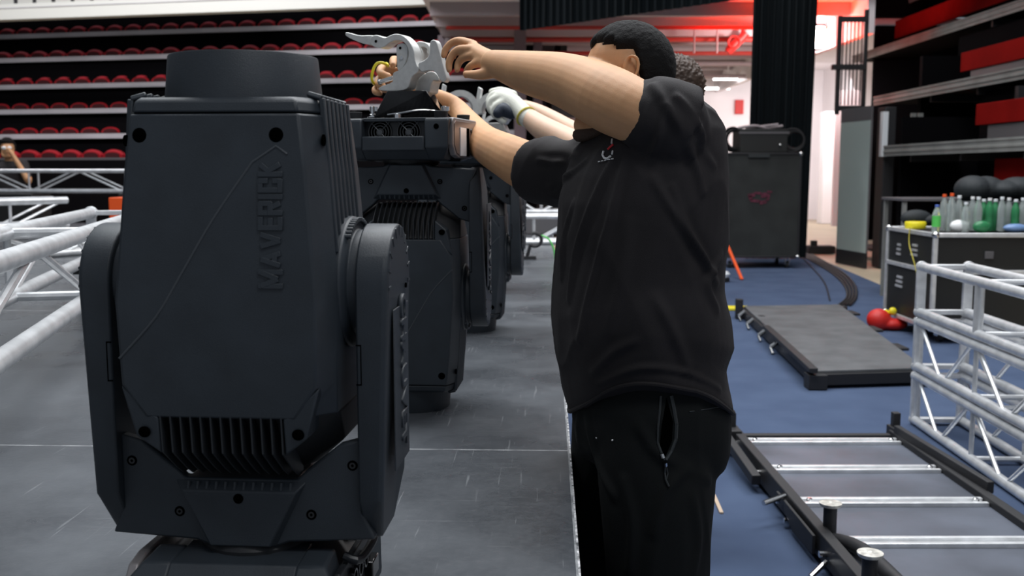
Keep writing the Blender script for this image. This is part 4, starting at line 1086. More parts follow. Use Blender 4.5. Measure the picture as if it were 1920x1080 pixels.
# ------------------------------------------------------------------ trusses stacked at the right
g = 'short silver trusses stacked at the right edge'
tx, ty = 2.36, 5.42
dr = Vector((-.045, -1, 0)).normalized()
for k, lb in enumerate(('bottom silver truss of the stack at the right edge', 'middle silver truss of the stack at the right edge', 'top silver truss of the stack at the right edge, with bare posts')):
    z = .003 + k * .302
    box_truss(lb, (tx, ty, z), (tx + dr.x * 3.0, ty + dr.y * 3.0, z), s=.30, h=.298, bay=.8 if k == 2 else .40, r=.0245, rd=.0105, group=g, posts=True, flip=True, diag=k < 2, xp=1 if k == 2 else 2)
for k, lb in enumerate(('bottom silver truss of the farther stack at the right edge', 'upper silver truss of the farther stack at the right edge')):
    z = .003 + k * .302
    box_truss(lb, (tx + .62, ty - .35, z), (tx + .62 + dr.x * 3.0, ty - .35 + dr.y * 3, z), s=.30, h=.298, bay=.5, r=.0245, rd=.0115, group=g, posts=True)

# ------------------------------------------------------------------ road cases
def road_case(lab, x0, x1, y0, y1, z0, z1, m, split=None, edge=.035, cast=True, frame='alu'):
    t = thing('road_case', lab, 'road case', ((x0 + x1) / 2, (y0 + y1) / 2, 0), world=True)
    mb = MB(); mb.box2((x0, y0, z0), (x1, y1, z1)); body = mb.build('case_body', m, t, .006)
    e = edge / 2
    for z in [z0, z1] + ([split] if split else []):
        for (a, b) in (((x0, y0), (x1, y0)), ((x1, y0), (x1, y1)), ((x1, y1), (x0, y1)), ((x0, y1), (x0, y0))):
            mb = MB(); mb.bar((a[0], a[1], z), (b[0], b[1], z), edge, edge); mb.build('edge_profile', M[frame], t, .004)
    for x in (x0, x1):
        for y in (y0, y1):
            mb = MB(); mb.box((x, y, (z0 + z1) / 2), (edge, edge, z1 - z0)); mb.build('edge_profile', M[frame], t, .004)
            for z in (z0, z1):
                mb = MB(); mb.ell((x, y, z), (.032, .032, .032), 12, 8); mb.build('ball_corner', M['chrome'], t)
    if cast:
        for x in (x0 + .12, x1 - .12):
            for y in (y0 + .12, y1 - .12):
                mb = MB(); mb.tube([(x - .018, y, .05), (x + .018, y, .05)], .05, 18); cs_ = mb.build('caster', M['rubber'], t)
                mb = MB(); mb.box2((x - .035, y - .03, .05), (x - .025, y + .03, z0)); mb.box2((x + .025, y - .03, .05), (x + .035, y + .03, z0)); mb.box2((x - .05, y - .05, z0 - .015), (x + .05, y + .05, z0)); mb.build('caster_fork', M['chrome'], cs_)
    return t
D0 = 8.0
x0 = (1755 - 960) / F * D0; 
zt = at(1755, 441, D0).z; zs = at(1755, 500, D0).z + .05
rc = road_case('black road case with aluminium edges carrying bottles, behind the right trusses', x0, x0 + 2.0, D0, D0 + 1.0, .13, zt, M['casebl'], split=zt - .30)
for (u, v, z) in ((x0 + .40, x0 + .47, zt - .16), (x0 + 1.25, x0 + 1.35, zt - .15)):
    mb = MB(); mb.box2((u, D0 - .012, z - .03), (v, D0 - .002, z + .03)); mb.build('recessed_latch', M['conc'], rc, .003)
mb = MB(); mb.box2((x0 + .98, D0 - .02, .13), (x0 + 1.02, D0 + .0, zt)); mb.build('edge_profile', M['alu'], rc)
for (y, z, s_) in ((D0 + .40, zt - .15, .06), (D0 + .70, zt - .45, .07), (D0 + .22, zt - .52, .05), (D0 + .74, zt - .17, .04)):
    mb = MB()
    for k in range(3): mb.box2((x0 - .012, y - s_, z - .05 + k * .04), (x0 - .001, y + s_ * (1 - k * .2), z - .03 + k * .04))
    mb.build('recessed_handle', M['alu'], rc)
# tall carpeted case behind the man
D1 = 14.3
xa = (1357 - 960) / F * D1; xb = (1497 - 960) / F * D1; zt2 = at(1400, 288, D1).z
bc = road_case('tall black carpeted road case with a faded pink stencil', xa, xb, D1, D1 + .8, .17, zt2, M['carpetcase'], edge=.03, frame='black')
c = at(1427, 370, D1)
mb = MB()
random.seed(3)
for (dx, dz, w_, h_) in ((-.14, .03, .10, .05), (-.05, .06, .09, .035), (.04, .03, .09, .07), (.12, .08, .07, .03), (-.08, -.05, .14, .04), (.03, -.07, .10, .05), (-.15, -.01, .05, .06), (.10, .0, .04, .1)):
    mb.box((c.x + dx, D1 - .003, c.z + dz), (w_, .004, h_), rot=(0, random.uniform(-.3, .3), 0))
mb.build('stencil', M['pink'], bc)
mb = MB(); mb.box((c.x - .05, D1 - .02, zt2 - .03), (.3, .02, .05)); mb.build('label_strip', M['blue'] if False else M['zip'], bc)
# gear on top
a = at(1384, 285, D1 + .2); b = at(1474, 242, D1 + .2)
t = thing('amplifier_rack', 'small black rack box on top of the tall carpeted case', 'rack case', (a.x, D1 + .2, zt2 + .02), world=True)
zz = zt2 + .018
mb = MB(); mb.box2((a.x, D1 + .1, zz), (b.x, D1 + .6, b.z)); mb.build('case_body', M['casebl'], t, .01)
mb = MB(); mb.box2((a.x - .02, D1 + .09, b.z - .07), (b.x + .02, D1 + .1, b.z - .04)); mb.build('edge_profile', M['conc'], t)
c = at(1463, 272, D1 + .08); mb = MB(); mb.ell((c.x, D1 + .09, c.z), .022, 10, 8); mb.build('knob', M['chrome'], t)
def coil(x, y, z, R_, lab, rot, m=M['cable']):
    mb = MB()
    for k in range(4): mb.torus((x + .012 * k, y + .02 * (k % 2), z), R_ - .015 * k, .014, rot, n=28, m=6)
    ob = mb.build('cable_coil', m, None); tag(ob, lab, 'cable'); return ob
c = at(1374, 262, D1 + .3); coil(c.x, D1 + .3, zz + .19 + .0, .172, 'black cable coil leaning on the left of the small rack box', (PI / 2, 0, .3))
c = at(1482, 262, D1 + .3); coil(c.x + .03, D1 + .3, zz + .18, .165, 'black cable coil leaning on the right of the small rack box', (PI / 2, 0, -.2))
c = at(1425, 240, D1 + .3)
mb = MB(); mb.tube([(c.x - .32, D1 + .3, b.z + .018), (c.x - .1, D1 + .25, b.z + .05), (c.x + .1, D1 + .3, b.z + .02), (c.x + .33, D1 + .32, b.z + .05)], .02, 8, sub=4); mb.tube([(c.x - .2, D1 + .35, b.z + .02), (c.x + .25, D1 + .25, b.z + .07)], .016, 8); ob = mb.build('metal_stand_tube', M['pipe'], None); tag(ob, 'bent grey tube lying on the small rack box', 'tube')
# red strap leaning on the case
a = at(1350, 428, D1 - .5); b = onz(1391, 524, .01)
mb = MB(); mb.bar((a.x, a.y, a.z), (b.x, b.y, .012), .035, .02); ob = mb.build('red_strap', M['orange'], None); tag(ob, 'thin red strap slanting down to the carpet before the tall case', 'strap')
# white puck by the man's back
c = onz(1350, 528, 0); t = thing('white_fitting', 'small round white fitting on a black base, right of the man', 'fitting', c, world=True)
mb = MB(); mb.lathe([(.12, .0), (.12, .05), (.08, .06)], c, 18); mb.build('base', M['black'], t); mb = MB(); mb.lathe([(.11, .06), (.125, .10), (.10, .13)], c, 18); mb.build('cap', M['capw'], t)
c = onz(1353, 480, 0); mb = MB(); mb.box2((2.835, 13.6, .004), (2.875, 13.7, 1.1)); ob = mb.build('white_tube_post', M['capw'], None, .01); tag(ob, 'thin white post between the man and the tall case', 'post')
# things on the bottle case
zt_ = zt + .0185
def bottle(px, D, h, r, mm, cap, lab, label_m=None, group='plastic bottles on the road case'):
    x = (px - 960) / F * D
    t = thing('plastic_bottle', lab, 'bottle', (x, D, zt_), group=group)
    mb = MB(); mb.lathe([(r * .9, 0), (r, .01), (r, h * .35), (r * .93, h * .4), (r, h * .45), (r, h * .66), (r * .75, h * .78), (.013, h * .90), (.013, h * .93)], n=16); mb.build('body', mm, t)
    mb = MB(); mb.lathe([(.016, h * .93), (.016, h), (.014, h + .002)], n=12); mb.build('cap', M[cap], t)
    if label_m: mb = MB(); mb.lathe([(r * 1.02, h * .2), (r * 1.02, h * .6)], n=16); mb.build('label', M[label_m], t)
    return t
caps = ['blue', 'orange', 'orange', 'capw', 'capw', 'white', 'capw', 'capw', 'white', 'capw', 'capw', 'white', 'capw', 'capw']
names = ['bottle with green label and blue cap, leftmost on the road case', 'clear bottle with orange cap, second from left on the case', 'tall clear bottle with orange cap, third from left on the case',
 'clear bottle right of the two orange capped bottles', 'clear bottle just left of the white bag', 'clear bottle right behind the white bag', 'clear bottle left of the green bottles', 'first green bottle from the left', 'second green bottle from the left', 'third green bottle from the left', 'clear bottle right of the green bottles', 'clear bottle under the middle of the black bag', 'green bottle under the right of the black bag', 'rightmost clear bottle near the frame edge']
for i, nm in enumerate(names):
    px = [1755, 1768, 1782, 1796, 1809, 1821, 1832, 1842, 1853, 1864, 1876, 1889, 1902, 1915][i]
    bottle(px, D0 + (.10 if i in (0, 4) else .22 + .08 * (i % 2)), [.22, .30, .31, .29, .24, .28, .28, .26, .27, .26, .28, .27, .26, .27][i], .033, M['petgreen'] if i in (7, 8, 9, 12) else M['petg'], caps[i], nm, 'limegreen' if i == 0 else None)
c = at(1803, 425, D0 + .08); mb = MB(); mb.ell((c.x, D0 + .13, zt_ + .048), (.075, .045, .05), 14, 10); ob = mb.build('white_snack_bag', M['white'], None); tag(ob, 'small crumpled white bag in front of the bottles', 'bag')
mb = MB(); c = at(1840, 425, D0 + .08); mb.ell((c.x, D0 + .07, zt_ + .045), (.075, .04, .05), 14, 10); ob = mb.build('green_bag', M['petgreen'], None); tag(ob, 'crinkled green plastic bag in front of the green bottles', 'bag')
mb = MB(); c = at(1905, 425, D0 + .08); mb.ell((c.x, D0 + .09, zt_ + .035), (.10, .05, .035), 14, 10); ob = mb.build('blue_wrapper', M['blue2'] if 'blue2' in M else M['blue'], None); tag(ob, 'pale blue plastic wrapper lying near the right frame edge on the case', 'wrapper')
c = at(1709, 430, D0 + .7); mb = MB(); mb.lathe([(.082, 0), (.088, .01), (.088, .05), (.082, .06), (.04, .06), (.04, .03)], (c.x, D0 + .62, zt_), 26); ob = mb.build('yellow_tape_roll', M['yellow'], None); tag(ob, 'bright yellow tape roll on the left end of the bottle case', 'tape')
c = at(1720, 400, D0 + .8); mb = MB(); mb.ell((c.x, D0 + .82, zt_ + .08), (.14, .07, .075), 16, 10); mb.ell((c.x + .12, D0 + .80, zt_ + .06), (.10, .06, .05), 14, 8); ob = mb.build('black_cap', M['bag'], None); tag(ob, 'black cap behind the yellow tape roll', 'cap')
mb = MB(); mb.tube([(x0 - .03, D0 + .45, zt_ + .02), (x0 - .035, D0 + .44, zt - .1), (x0 - .04, D0 + .3, zt - .25), (x0 - .03, D0 + .2, zt - .42)], .0045, 6, sub=4); ob = mb.build('rope', M['yellowband'], None); tag(ob, 'thin yellow rope hanging down the left end of the bottle case', 'rope')
c = at(1862, 380, D0 + .8)
mb = MB()
for k in range(7):
    u = k / 6; mb.ell((c.x - .27 + .75 * u, D0 + .62 + .03 * math.sin(k * 2), zt_ + .34 + .02 * math.sin(3 * k)), (.15, .16, .10 + .02 * math.sin(k * 1.7 + 1)), 16, 10)
bm_ = fuse(mb, 'bag_on_case', .012, 6); ob = link('duffel_bag', bm_, M['bag']); tag(ob, 'bulky black nylon bag lying above the bottles', 'bag')
mb = MB(); mb.box2((c.x - .40, D0 + .42, zt_), (c.x + .55, D0 + .82, zt_ + .24)); ob = mb.build('storage_bin', M['bag'], None, .02); tag(ob, 'dark bin behind the bottles, under the black bag', 'bin')
mb = MB(); a = at(1692, 372, 10.6); b = at(1795, 372, 10.6); mb.box2((a.x, 10.6, a.z - .03), (b.x + .3, 11.2, a.z)); 
t = thing('work_table', 'grey topped table behind the bottle case', 'table', (a.x, 10.6, 0), world=True); mb.build('table_top', M['conc'], t, .004)
for x in (a.x + .04, b.x + .26):
    for y in (10.64, 11.16):
        mb = MB(); mb.box2((x - .02, y - .02, 0), (x + .02, y + .02, a.z - .03)); mb.build('leg', M['rail2'], t)
# red bag on the carpet
c = onz(1668, 622, 0); t = thing('red_bag', 'red bag with yellow bit on the carpet beside the road case', 'bag', c, world=True)
mb = MB(); mb.ell(c + Vector((-.06, .1, .09)), (.11, .09, .10), 16, 10, (0, .3, 0)); mb.ell(c + Vector((.06, .08, .055)), (.13, .08, .055), 14, 8); link('bag_body', fuse(mb, 'redbag', .01, 4), M['red'], t)
mb = MB(); mb.ell(c + Vector((.05, .08, .17)), (.035, .03, .035), 12, 8); mb.ell(c + Vector((.0, .12, .13)), (.05, .04, .05), 12, 8); mb.build('yellow_toggle', M['yellow'], t)
# cables
def cable(pts, r, lab, m='cable', nm='cable'):
    mb = MB(); mb.tube([Vector((p.x, p.y, r + .001)) for p in pts], r, 8, sub=5); ob = mb.build(nm, M[m], None); tag(ob, lab, 'cable'); return ob
for k, lb in enumerate(('leftmost black cable curving over the carpet behind the flat riser', 'second black cable curving over the carpet behind the flat riser', 'third black cable curving over the carpet behind the flat riser', 'rightmost black cable curving over the carpet edge')):
    o_ = k * 7
    cable([onz(1500 + o_, 478, 0), onz(1530 + o_, 495, 0), onz(1562 + o_, 515, 0), onz(1584 + o_ * .9, 538, 0), onz(1588 + o_ * .8, 560, 0), onz(1572 + o_, 575, 0)], .014, lb)
cable([onz(1500, 480, 0), onz(1520, 500, 0), onz(1545, 530, 0), onz(1556, 565, 0)], .008, 'thin loose cable left of the cable bundle')
c = onz(1528, 476, 0); t = thing('floor_box', 'small black box on the floor right of the drape', 'box', c, world=True)
mb = MB(); mb.box2((c.x - .1, c.y, .0), (c.x + .35, c.y + .3, .13)); mb.build('box_body', M['black'], t, .01); mb = MB(); mb.box2((c.x - .05, c.y + .05, .13), (c.x + .05, c.y + .12, .22)); mb.build('plug', M['black'], t)

# ------------------------------------------------------------------ people
def P(px, py, D): return at(px, py, D)
def limb(mb, lst, sub=4, n=20):
    mb.tube([P(*q[:3]) for q in lst], [q[3] for q in lst], n, sub=sub, dome=True)
def wlimb(mb, lst, sub=4, n=20):
    mb.tube([Vector(q[:3]) for q in lst], [q[3] for q in lst], n, sub=sub, dome=True)
def sup(c, f, l, a, b, z, e=2.3, n=40, zf=None):
    out = []
    for k in range(n):
        t_ = 2 * PI * k / n; ct, st = math.cos(t_), math.sin(t_)
        u = abs(ct) ** (2 / e) * (1 if ct > 0 else -1); v = abs(st) ** (2 / e) * (1 if st > 0 else -1)
        p = Vector((c[0], c[1], z)) + f * (a * u) + l * (b * v)
        if zf: p.z += zf(ct, st)
        out.append(p)
    return out
def folds(me, amp, dirv, sc, seed=0, mask=None):
    """cloth folds: ridged noise stretched along dirv, moved along the normals"""
    d = Vector(dirv).normalized()
    nrm = [v.normal.copy() for v in me.vertices]
    for v, vn in zip(me.vertices, nrm):
        p = v.co.copy(); along = p.dot(d); q = p - d * along
        s_ = q * sc + d * along * sc * .22 + Vector((seed, seed * 2.3, 0))
        n1 = noise.noise(s_); r1 = 1 - abs(n1) * 2.2
        n2 = noise.noise(s_ * 2.3 + Vector((9, 1, 4)))
        m_ = mask(p) if mask else 1
        v.co = p + vn * (amp * m_ * ((r1 ** 3 if r1 > 0 else 0) + .25 * n2))
    me.update()
def creases(me, lst):
    # single cloth folds: a soft ridge along each line laid on the cloth
    bv_ = surf(me); nr = [v.normal.copy() for v in me.vertices]; co = [v.co.copy() for v in me.vertices]; add = [0.0] * len(co)
    for px_, wd, amp in lst:
        pts = [hit(bv_, *q) for q in px_]; pts = [q for q in pts if q]
        if len(pts) < 2: continue
        P_ = []
        for i in range(len(pts) - 1):
            a = pts[max(i - 1, 0)]; b = pts[i]; c = pts[i + 1]; d = pts[min(i + 2, len(pts) - 1)]
            for k in range(6):
                t_ = k / 6; P_.append(0.5 * ((2 * b) + (c - a) * t_ + (2 * a - 5 * b + 4 * c - d) * t_ * t_ + (3 * b - a - 3 * c + d) * t_ ** 3))
        P_.append(pts[-1]); n_ = len(P_)
        lo = [min(p[i] for p in P_) - 3 * wd for i in range(3)]; hi = [max(p[i] for p in P_) + 3 * wd for i in range(3)]
        for j, v in enumerate(co):
            if not (lo[0] < v.x < hi[0] and lo[1] < v.y < hi[1] and lo[2] < v.z < hi[2]): continue
            best = 9; bt = 0
            for i in range(n_ - 1):
                p = P_[i]; e = P_[i + 1] - p; t_ = max(0, min(1, (v - p).dot(e) / e.length_squared))
                d2 = (v - p - e * t_).length_squared
                if d2 < best: best = d2; bt = (i + t_) / (n_ - 1)
            g = math.exp(-best / (wd * wd * .55)) - .45 * math.exp(-best / (wd * wd * 2.4))
            add[j] += amp * 1.75 * g * math.sin(PI * (.08 + .84 * bt)) ** .6
    for v, c, n_, a in zip(me.vertices, co, nr, add): v.co = c + n_ * a
    me.update()
def sm(x, a, b):
    t_ = max(0, min(1, (x - a) / (b - a))); return t_ * t_ * (3 - 2 * t_)
def head_into(mb, hc, hf, hl, s=1.0, ears=True):
    """cranium, face, jaw, nose, lips, ears around hc; hf forward, hl to the person's left"""
    up_ = Vector((0, 0, 1))
    rot = Matrix((hf, hl, up_)).transposed()
    def H(a, l, z): return hc + (hf * a + hl * l + up_ * z) * s
    def E(a, l, z, ra, rl, rz): mb.ell(H(a, l, z), (ra * s, rl * s, rz * s), 28, 20, rot)
    E(0, 0, .010, .094, .075, .093)
    E(.045, 0, -.045, .062, .060, .095)
    E(.093, 0, -.114, .028, .026, .028)
    E(.060, 0, -.075, .052, .048, .060)
    E(.088, 0, .010, .018, .052, .020)                      # brow
    for q in (-1, 1):
        mb.tube([H(-.005, q * .060, -.045), H(.010, q * .058, -.088), H(.050, q * .044, -.118), H(.090, q * .012, -.126)], [.022 * s, .024 * s, .024 * s, .020 * s], 14, sub=4, dome=True)
        E(.070, q * .038, -.045, .030, .024, .026)           # cheek
        if ears:
            c = H(-.004, q * .074, -.002)
            E(-.004, q * .075, .0, .014, .007, .024)
            ring = [(.010, -.012), (.009, .010), (.002, .024), (-.009, .027), (-.018, .020), (-.020, .004), (-.015, -.012), (-.006, -.024), (.003, -.029), (.008, -.022)]
            mb.tube([H(a, q * (.079 + .010 * (1 if a < 0 else .3)), z) for a, z in ring], [.0042 * s] * 10, 8, sub=3, dome=True)
            E(.009, q * .082, -.006, .004, .003, .006)
    mb.tube([H(.098, 0, -.002), H(.108, 0, -.024), H(.124, 0, -.047)], [.008 * s, .009 * s, .0125 * s], 12, sub=3, dome=True)
    for q in (-1, 1): E(.112, q * .012, -.052, .011, .008, .008)
    mb.tube([H(.098, -.024, -.084), H(.113, 0, -.080), H(.098, .024, -.084)], [.005 * s, .0075 * s, .005 * s], 8, sub=3, dome=True)
    mb.tube([H(.096, -.022, -.090), H(.111, 0, -.091), H(.096, .022, -.090)], [.005 * s, .008 * s, .005 * s], 8, sub=3, dome=True)
    return H, rot
def hair_mesh(name, hc, hf, hl, s, m, parent, hairline, th=.012, rough=.003, seed=0):
    rot = Matrix((hf, hl, Vector((0, 0, 1)))).transposed(); vs = []; n, mm = 120, 80
    mb = MB()
    def pt(t_, a_):
        d = Vector((math.sin(t_) * math.cos(a_), math.sin(t_) * math.sin(a_), -math.cos(t_)))
        base = Vector((d.x * .0945, d.y * .0755, d.z * .0935))
        k = hairline(base.x, abs(base.y), base.z + .010)
        nn = noise.noise(d * 14 + Vector((seed, 0, 0))) + .6 * noise.noise(d * 34)
        off = -.008 + k * (th + .008) + k * rough * nn
        p = base + d * off
        return hc + (rot @ Vector((p.x, p.y, p.z + .010))) * s
    vs = [pt(0.0001, 0)]
    for i in range(1, mm):
        for k in range(n): vs.append(pt(PI * i / mm, 2 * PI * k / n))
    vs.append(pt(PI - .0001, 0))
    fs = [(0, 1 + (k + 1) % n, 1 + k) for k in range(n)]
    for i in range(mm - 2):
        for k in range(n): fs.append((1 + i * n + k, 1 + i * n + (k + 1) % n, 1 + (i + 1) * n + (k + 1) % n, 1 + (i + 1) * n + k))
    L = len(vs) - 1
    fs += [(1 + (mm - 2) * n + k, 1 + (mm - 2) * n + (k + 1) % n, L) for k in range(n)]
    mb.add(vs, fs, True); me = mb.mesh(name)
    for e in me.edges: e.use_edge_sharp = False
    return link(name, me, m, parent)
def short_hair(a, l, z):
    # how much hair grows here (a forward, l sideways, z up, from the head's middle)
    if l > .045:            # side of the head
        line = .052 if a > .030 else (.040 if a > -.012 else (-.045 if a < -.030 else .040 + (a + .012) * 4.7))
        if a > .070: line = .056
    else:
        line = .050 if a > .0 else -.055
        if a > .0: line = .058 - .010 * (l < .02)
    k = sm(z, line - .006, line + .020)
    return k
# ---- the man in black beside the stage
man = thing('person', 'man in black t-shirt and sweatpants reaching up to the clamps, face behind his arm', 'person', (.30, 2.3, 0), world=True)
f1 = Vector((-.936, -.35, 0)).normalized(); l1 = Vector((.35, -.936, 0)).normalized()
hf = Vector((-.995, .10, 0)).normalized(); hl = Vector((-.10, -.995, 0)).normalized()
hc = P(1178, 137, 2.33)
DB = 2.30
def rowc(py, L, Rr, b):
    XL, XR_ = P(L, py, DB).x, P(Rr, py, DB).x
    hw = (XR_ - XL) / 2.09; a = math.sqrt(max(.02 ** 2, hw * hw - (.35 * b) ** 2)) / .936
    return ((XL + XR_) / 2, DB), a, b, P((L + Rr) / 2, py, DB).z
mb = MB()
H, hrot = head_into(mb, hc, hf, hl, 1.03)
wlimb(mb, [(*(H(-.015, 0, -.06)), .060), (*(H(-.035, 0, -.13)), .062), (*(P(1225, 235, 2.31)), .075)])
# hidden core of the trunk and legs under the clothes
wlimb(mb, [(.33, 2.31, 1.47, .10), (.32, 2.3, 1.25, .13), (.31, 2.3, 1.0, .14), (.31, 2.3, .86, .13)], n=24)
wlimb(mb, [(.325, 2.21, .86, .09), (.33, 2.2, .5, .07), (.34, 2.21, .12, .042)]); wlimb(mb, [(.26, 2.44, .86, .09), (.255, 2.45, .5, .07), (.26, 2.46, .12, .042)])
# near arm, raised
limb(mb, [(1300, 255, 2.22, .06), (1255, 236, 2.13, .066), (1205, 216, 2.13, .066), (1150, 190, 2.19, .0715), (1100, 166, 2.28, .068), (1050, 148, 2.37, .061), (1000, 138, 2.46, .054), (960, 128, 2.53, .044), (925, 118, 2.59, .033)], n=28)
limb(mb, [(1118, 186, 2.24, .045), (1092, 176, 2.27, .050), (1072, 160, 2.33, .045)], n=18)
# near hand, back of the hand up, fingers hanging over the wing handle
W_ = (922, 120, 2.59)
for k in ((886, 86, 2.70, .0135), (884, 93, 2.68, .014), (888, 104, 2.66, .0135), (894, 117, 2.63, .012)):
    limb(mb, [(W_[0] + 6, W_[1], W_[2] - .01, .030), ((W_[0] + k[0]) / 2, (W_[1] + k[1]) / 2 - 2, (W_[2] + k[2]) / 2, .019), k], n=14)
limb(mb, [(888, 84, 2.70, .0125), (864, 77, 2.74, .0115), (848, 80, 2.755, .0105), (836, 92, 2.76, .0098), (832, 104, 2.76, .0085)], n=14)
limb(mb, [(886, 93, 2.67, .0130), (862, 93, 2.70, .0118), (849, 102, 2.71, .0108), (842, 117, 2.712, .0098), (842, 131, 2.71, .0082)], n=14)
limb(mb, [(890, 104, 2.65, .0125), (870, 108, 2.69, .0112), (860, 118, 2.705, .0102), (857, 131, 2.70, .0080)], n=14)
limb(mb, [(897, 118, 2.62, .0115), (882, 124, 2.65, .0100), (875, 134, 2.67, .0090), (874, 142, 2.67, .0075)], n=12)
limb(mb, [(922, 134, 2.57, .018), (906, 139, 2.58, .0145), (890, 140, 2.60, .0120), (874, 139, 2.63, .0095)], n=14)
# far arm
limb(mb, [(1130, 322, 2.45, .06), (1060, 322, 2.52, .064), (1000, 316, 2.60, .066), (950, 292, 2.76, .060), (908, 268, 2.98, .053), (876, 234, 3.16, .045), (845, 200, 3.22, .038), (800, 178, 3.17, .028)], n=24)
for k in ((765, 128, 3.13, .013), (757, 140, 3.13, .0135), (752, 154, 3.13, .013), (748, 168, 3.12, .011)):
    limb(mb, [(804, 178, 3.15, .026), ((800 + k[0]) / 2, (178 + k[1]) / 2, 3.15, .019), k], n=14)
limb(mb, [(765, 128, 3.13, .0130), (748, 116, 3.08, .0120), (738, 112, 3.02, .0120), (737, 122, 2.975, .0100)], n=14)
limb(mb, [(757, 140, 3.13, .0135), (736, 132, 3.09, .0130), (717, 128, 3.02, .0130), (714, 137, 2.97, .0120), (728, 143, 2.945, .0100)], n=14)
limb(mb, [(752, 154, 3.13, .0130), (730, 150, 3.09, .0125), (712, 148, 3.02, .0125), (709, 156, 2.975, .0110), (718, 161, 2.95, .0100)], n=14)
limb(mb, [(748, 168, 3.12, .0115), (725, 168, 3.08, .0110), (706, 166, 3.02, .0110), (704, 172, 2.98, .0100), (712, 175, 2.965, .0090)], n=14)
limb(mb, [(795, 165, 3.12, .016), (790, 140, 3.06, .0135), (780, 122, 3.04, .0110)], n=12)
body_me = fuse(mb, 'body', .0034, 3, .5)
body = link('body', body_me, M['skin'], man)
bv = surf(body_me)
for q in (-1, 1):
    mb = MB(); mb.ell(H(.088, q * .032, -.012), .0135, 16, 12); mb.build('eye', M['white'], man)
hair_mesh('hair', hc, hf, hl, 1.03, M['hair'], man, short_hair, .011, .0016)
# beard shadow along the jaw
mb = MB()
mb.tube([H(.008, .072, -.045), H(.016, .071, -.085), H(.050, .058, -.122), H(.092, .026, -.136), H(.108, 0, -.136), H(.092, -.026, -.136), H(.050, -.058, -.122), H(.016, -.071, -.085)], [.009, .012, .013, .015, .016, .015, .013, .010], 12, sub=4, dome=True)
M['beard'] = mat('trimmed beard', (0.05, 0.028, 0.018), .8, bump=.9, bscale=240)
mb.build('beard', M['beard'], man)
# t-shirt
mb = MB()
rws = [(757, 1070, 1366, .205), (742, 1063, 1363, .208), (715, 1056, 1355, .209), (680, 1050, 1348, .211), (640, 1043, 1361, .216), (590, 1038, 1354, .218), (540, 1039, 1343, .216), (490, 1043, 1345, .217), (440, 1047, 1350, .216), (380, 1052, 1353, .214), (330, 1064, 1354, .212), (285, 1084, 1351, .206), (245, 1118, 1342, .192), (212, 1150, 1327, .165), (190, 1175, 1305, .125), (176, 1190, 1275, .085)]
secs = []
for i, (py, L, Rr, b) in enumerate(rws):
    c, a, b, z = rowc(py, L, Rr, b)
    wv = max(0, 1 - i / 9)
    secs.append(sup(c, f1, l1, a, b, z, 2.35, 48, (lambda ct, st, wv=wv: (-.034 * max(0, ct) - .004 * max(0, -ct) + .112 * max(0, st * .80 + ct * .60) ** 2 + .004 * math.sin(4 * math.atan2(st, ct))) * wv)))
mb.loft(secs, True)
limb(mb, [(1262, 300, 2.27, .095), (1258, 262, 2.19, .092), (1248, 236, 2.14, .084), (1228, 220, 2.13, .076)], n=28)
mb.tube([P(1268, 236, 2.14), P(1240, 222, 2.13), P(1211, 214, 2.132)], [.088, .081, .0765], 28, sub=4)
limb(mb, [(1190, 290, 2.38, .10), (1145, 298, 2.46, .084), (1100, 308, 2.50, .072)], n=28)
mb.tube([P(1115, 325, 2.47), P(1058, 324, 2.53), P(1003, 319, 2.60)], [.080, .080, .080], 28, sub=4)
limb(mb, [(1190, 235, 2.45, .07), (1215, 215, 2.35, .075), (1258, 222, 2.20, .070)], n=24)   # yoke of the shoulders
sh = fuse(mb, 'tshirt', .0058, 6, .5)
sh.update()
folds(sh, .0080, (.45, -.1, -.85), 4.6, 3.1, lambda p: .35 + .65 * sm(p.z, .8, 1.35))
folds(sh, .0045, (-.35, .1, -.8), 8.0, 8.7)
creases(sh, [([(1150, 295), (1110, 380), (1080, 470), (1066, 560)], .014, .0095), ([(1170, 300), (1142, 410), (1112, 520), (1085, 640)], .013, .008),
 ([(1222, 160), (1262, 215), (1300, 300), (1318, 360)], .015, .010), ([(1270, 180), (1312, 240), (1338, 310)], .013, .008), ([(1225, 335), (1265, 400), (1310, 470), (1345, 530)], .015, .009),
 ([(1352, 480), (1328, 530), (1345, 580)], .016, .009), ([(1260, 350), (1295, 440), (1330, 500)], .012, .007), ([(1230, 560), (1262, 620), (1290, 690)], .018, .007), ([(1110, 700), (1150, 660), (1190, 640)], .015, .006),
 ([(1075, 380), (1058, 440), (1052, 520)], .012, .007), ([(1010, 300), (1045, 305), (1085, 290)], .012, .006), ([(1030, 350), (1060, 330), (1100, 300)], .012, .007), ([(1180, 420), (1165, 520), (1140, 620)], .022, .005),
 ([(1120, 720), (1200, 690), (1290, 700), (1350, 730)], .010, .006), ([(1245, 200), (1235, 260), (1215, 300)], .012, .007)])
shirt = link('tshirt', sh, M['shirt'], man)
bs = surf(sh)
# hem roll
mb = MB()
c, a, b, z = rowc(755, 1071, 1362, .207)
ring = sup(c, f1, l1, a + .003, b + .003, z, 2.35, 60, lambda ct, st: (-.034 * max(0, ct) - .004 * max(0, -ct) + .112 * max(0, st * .80 + ct * .60) ** 2 + .004 * math.sin(4 * math.atan2(st, ct))))
mb.tube(ring + [ring[0]], .0055, 8); mb.build('hem', M['shirt'], shirt)
# collar rib
cc = P(1210, 196, 2.325)
mb = MB(); mb.torus(cc + Vector((.0, 0, .0)), .080, .010, (R(12), R(-24), 0), n=36, m=8); mb.build('collar', M['shirt'], shirt)
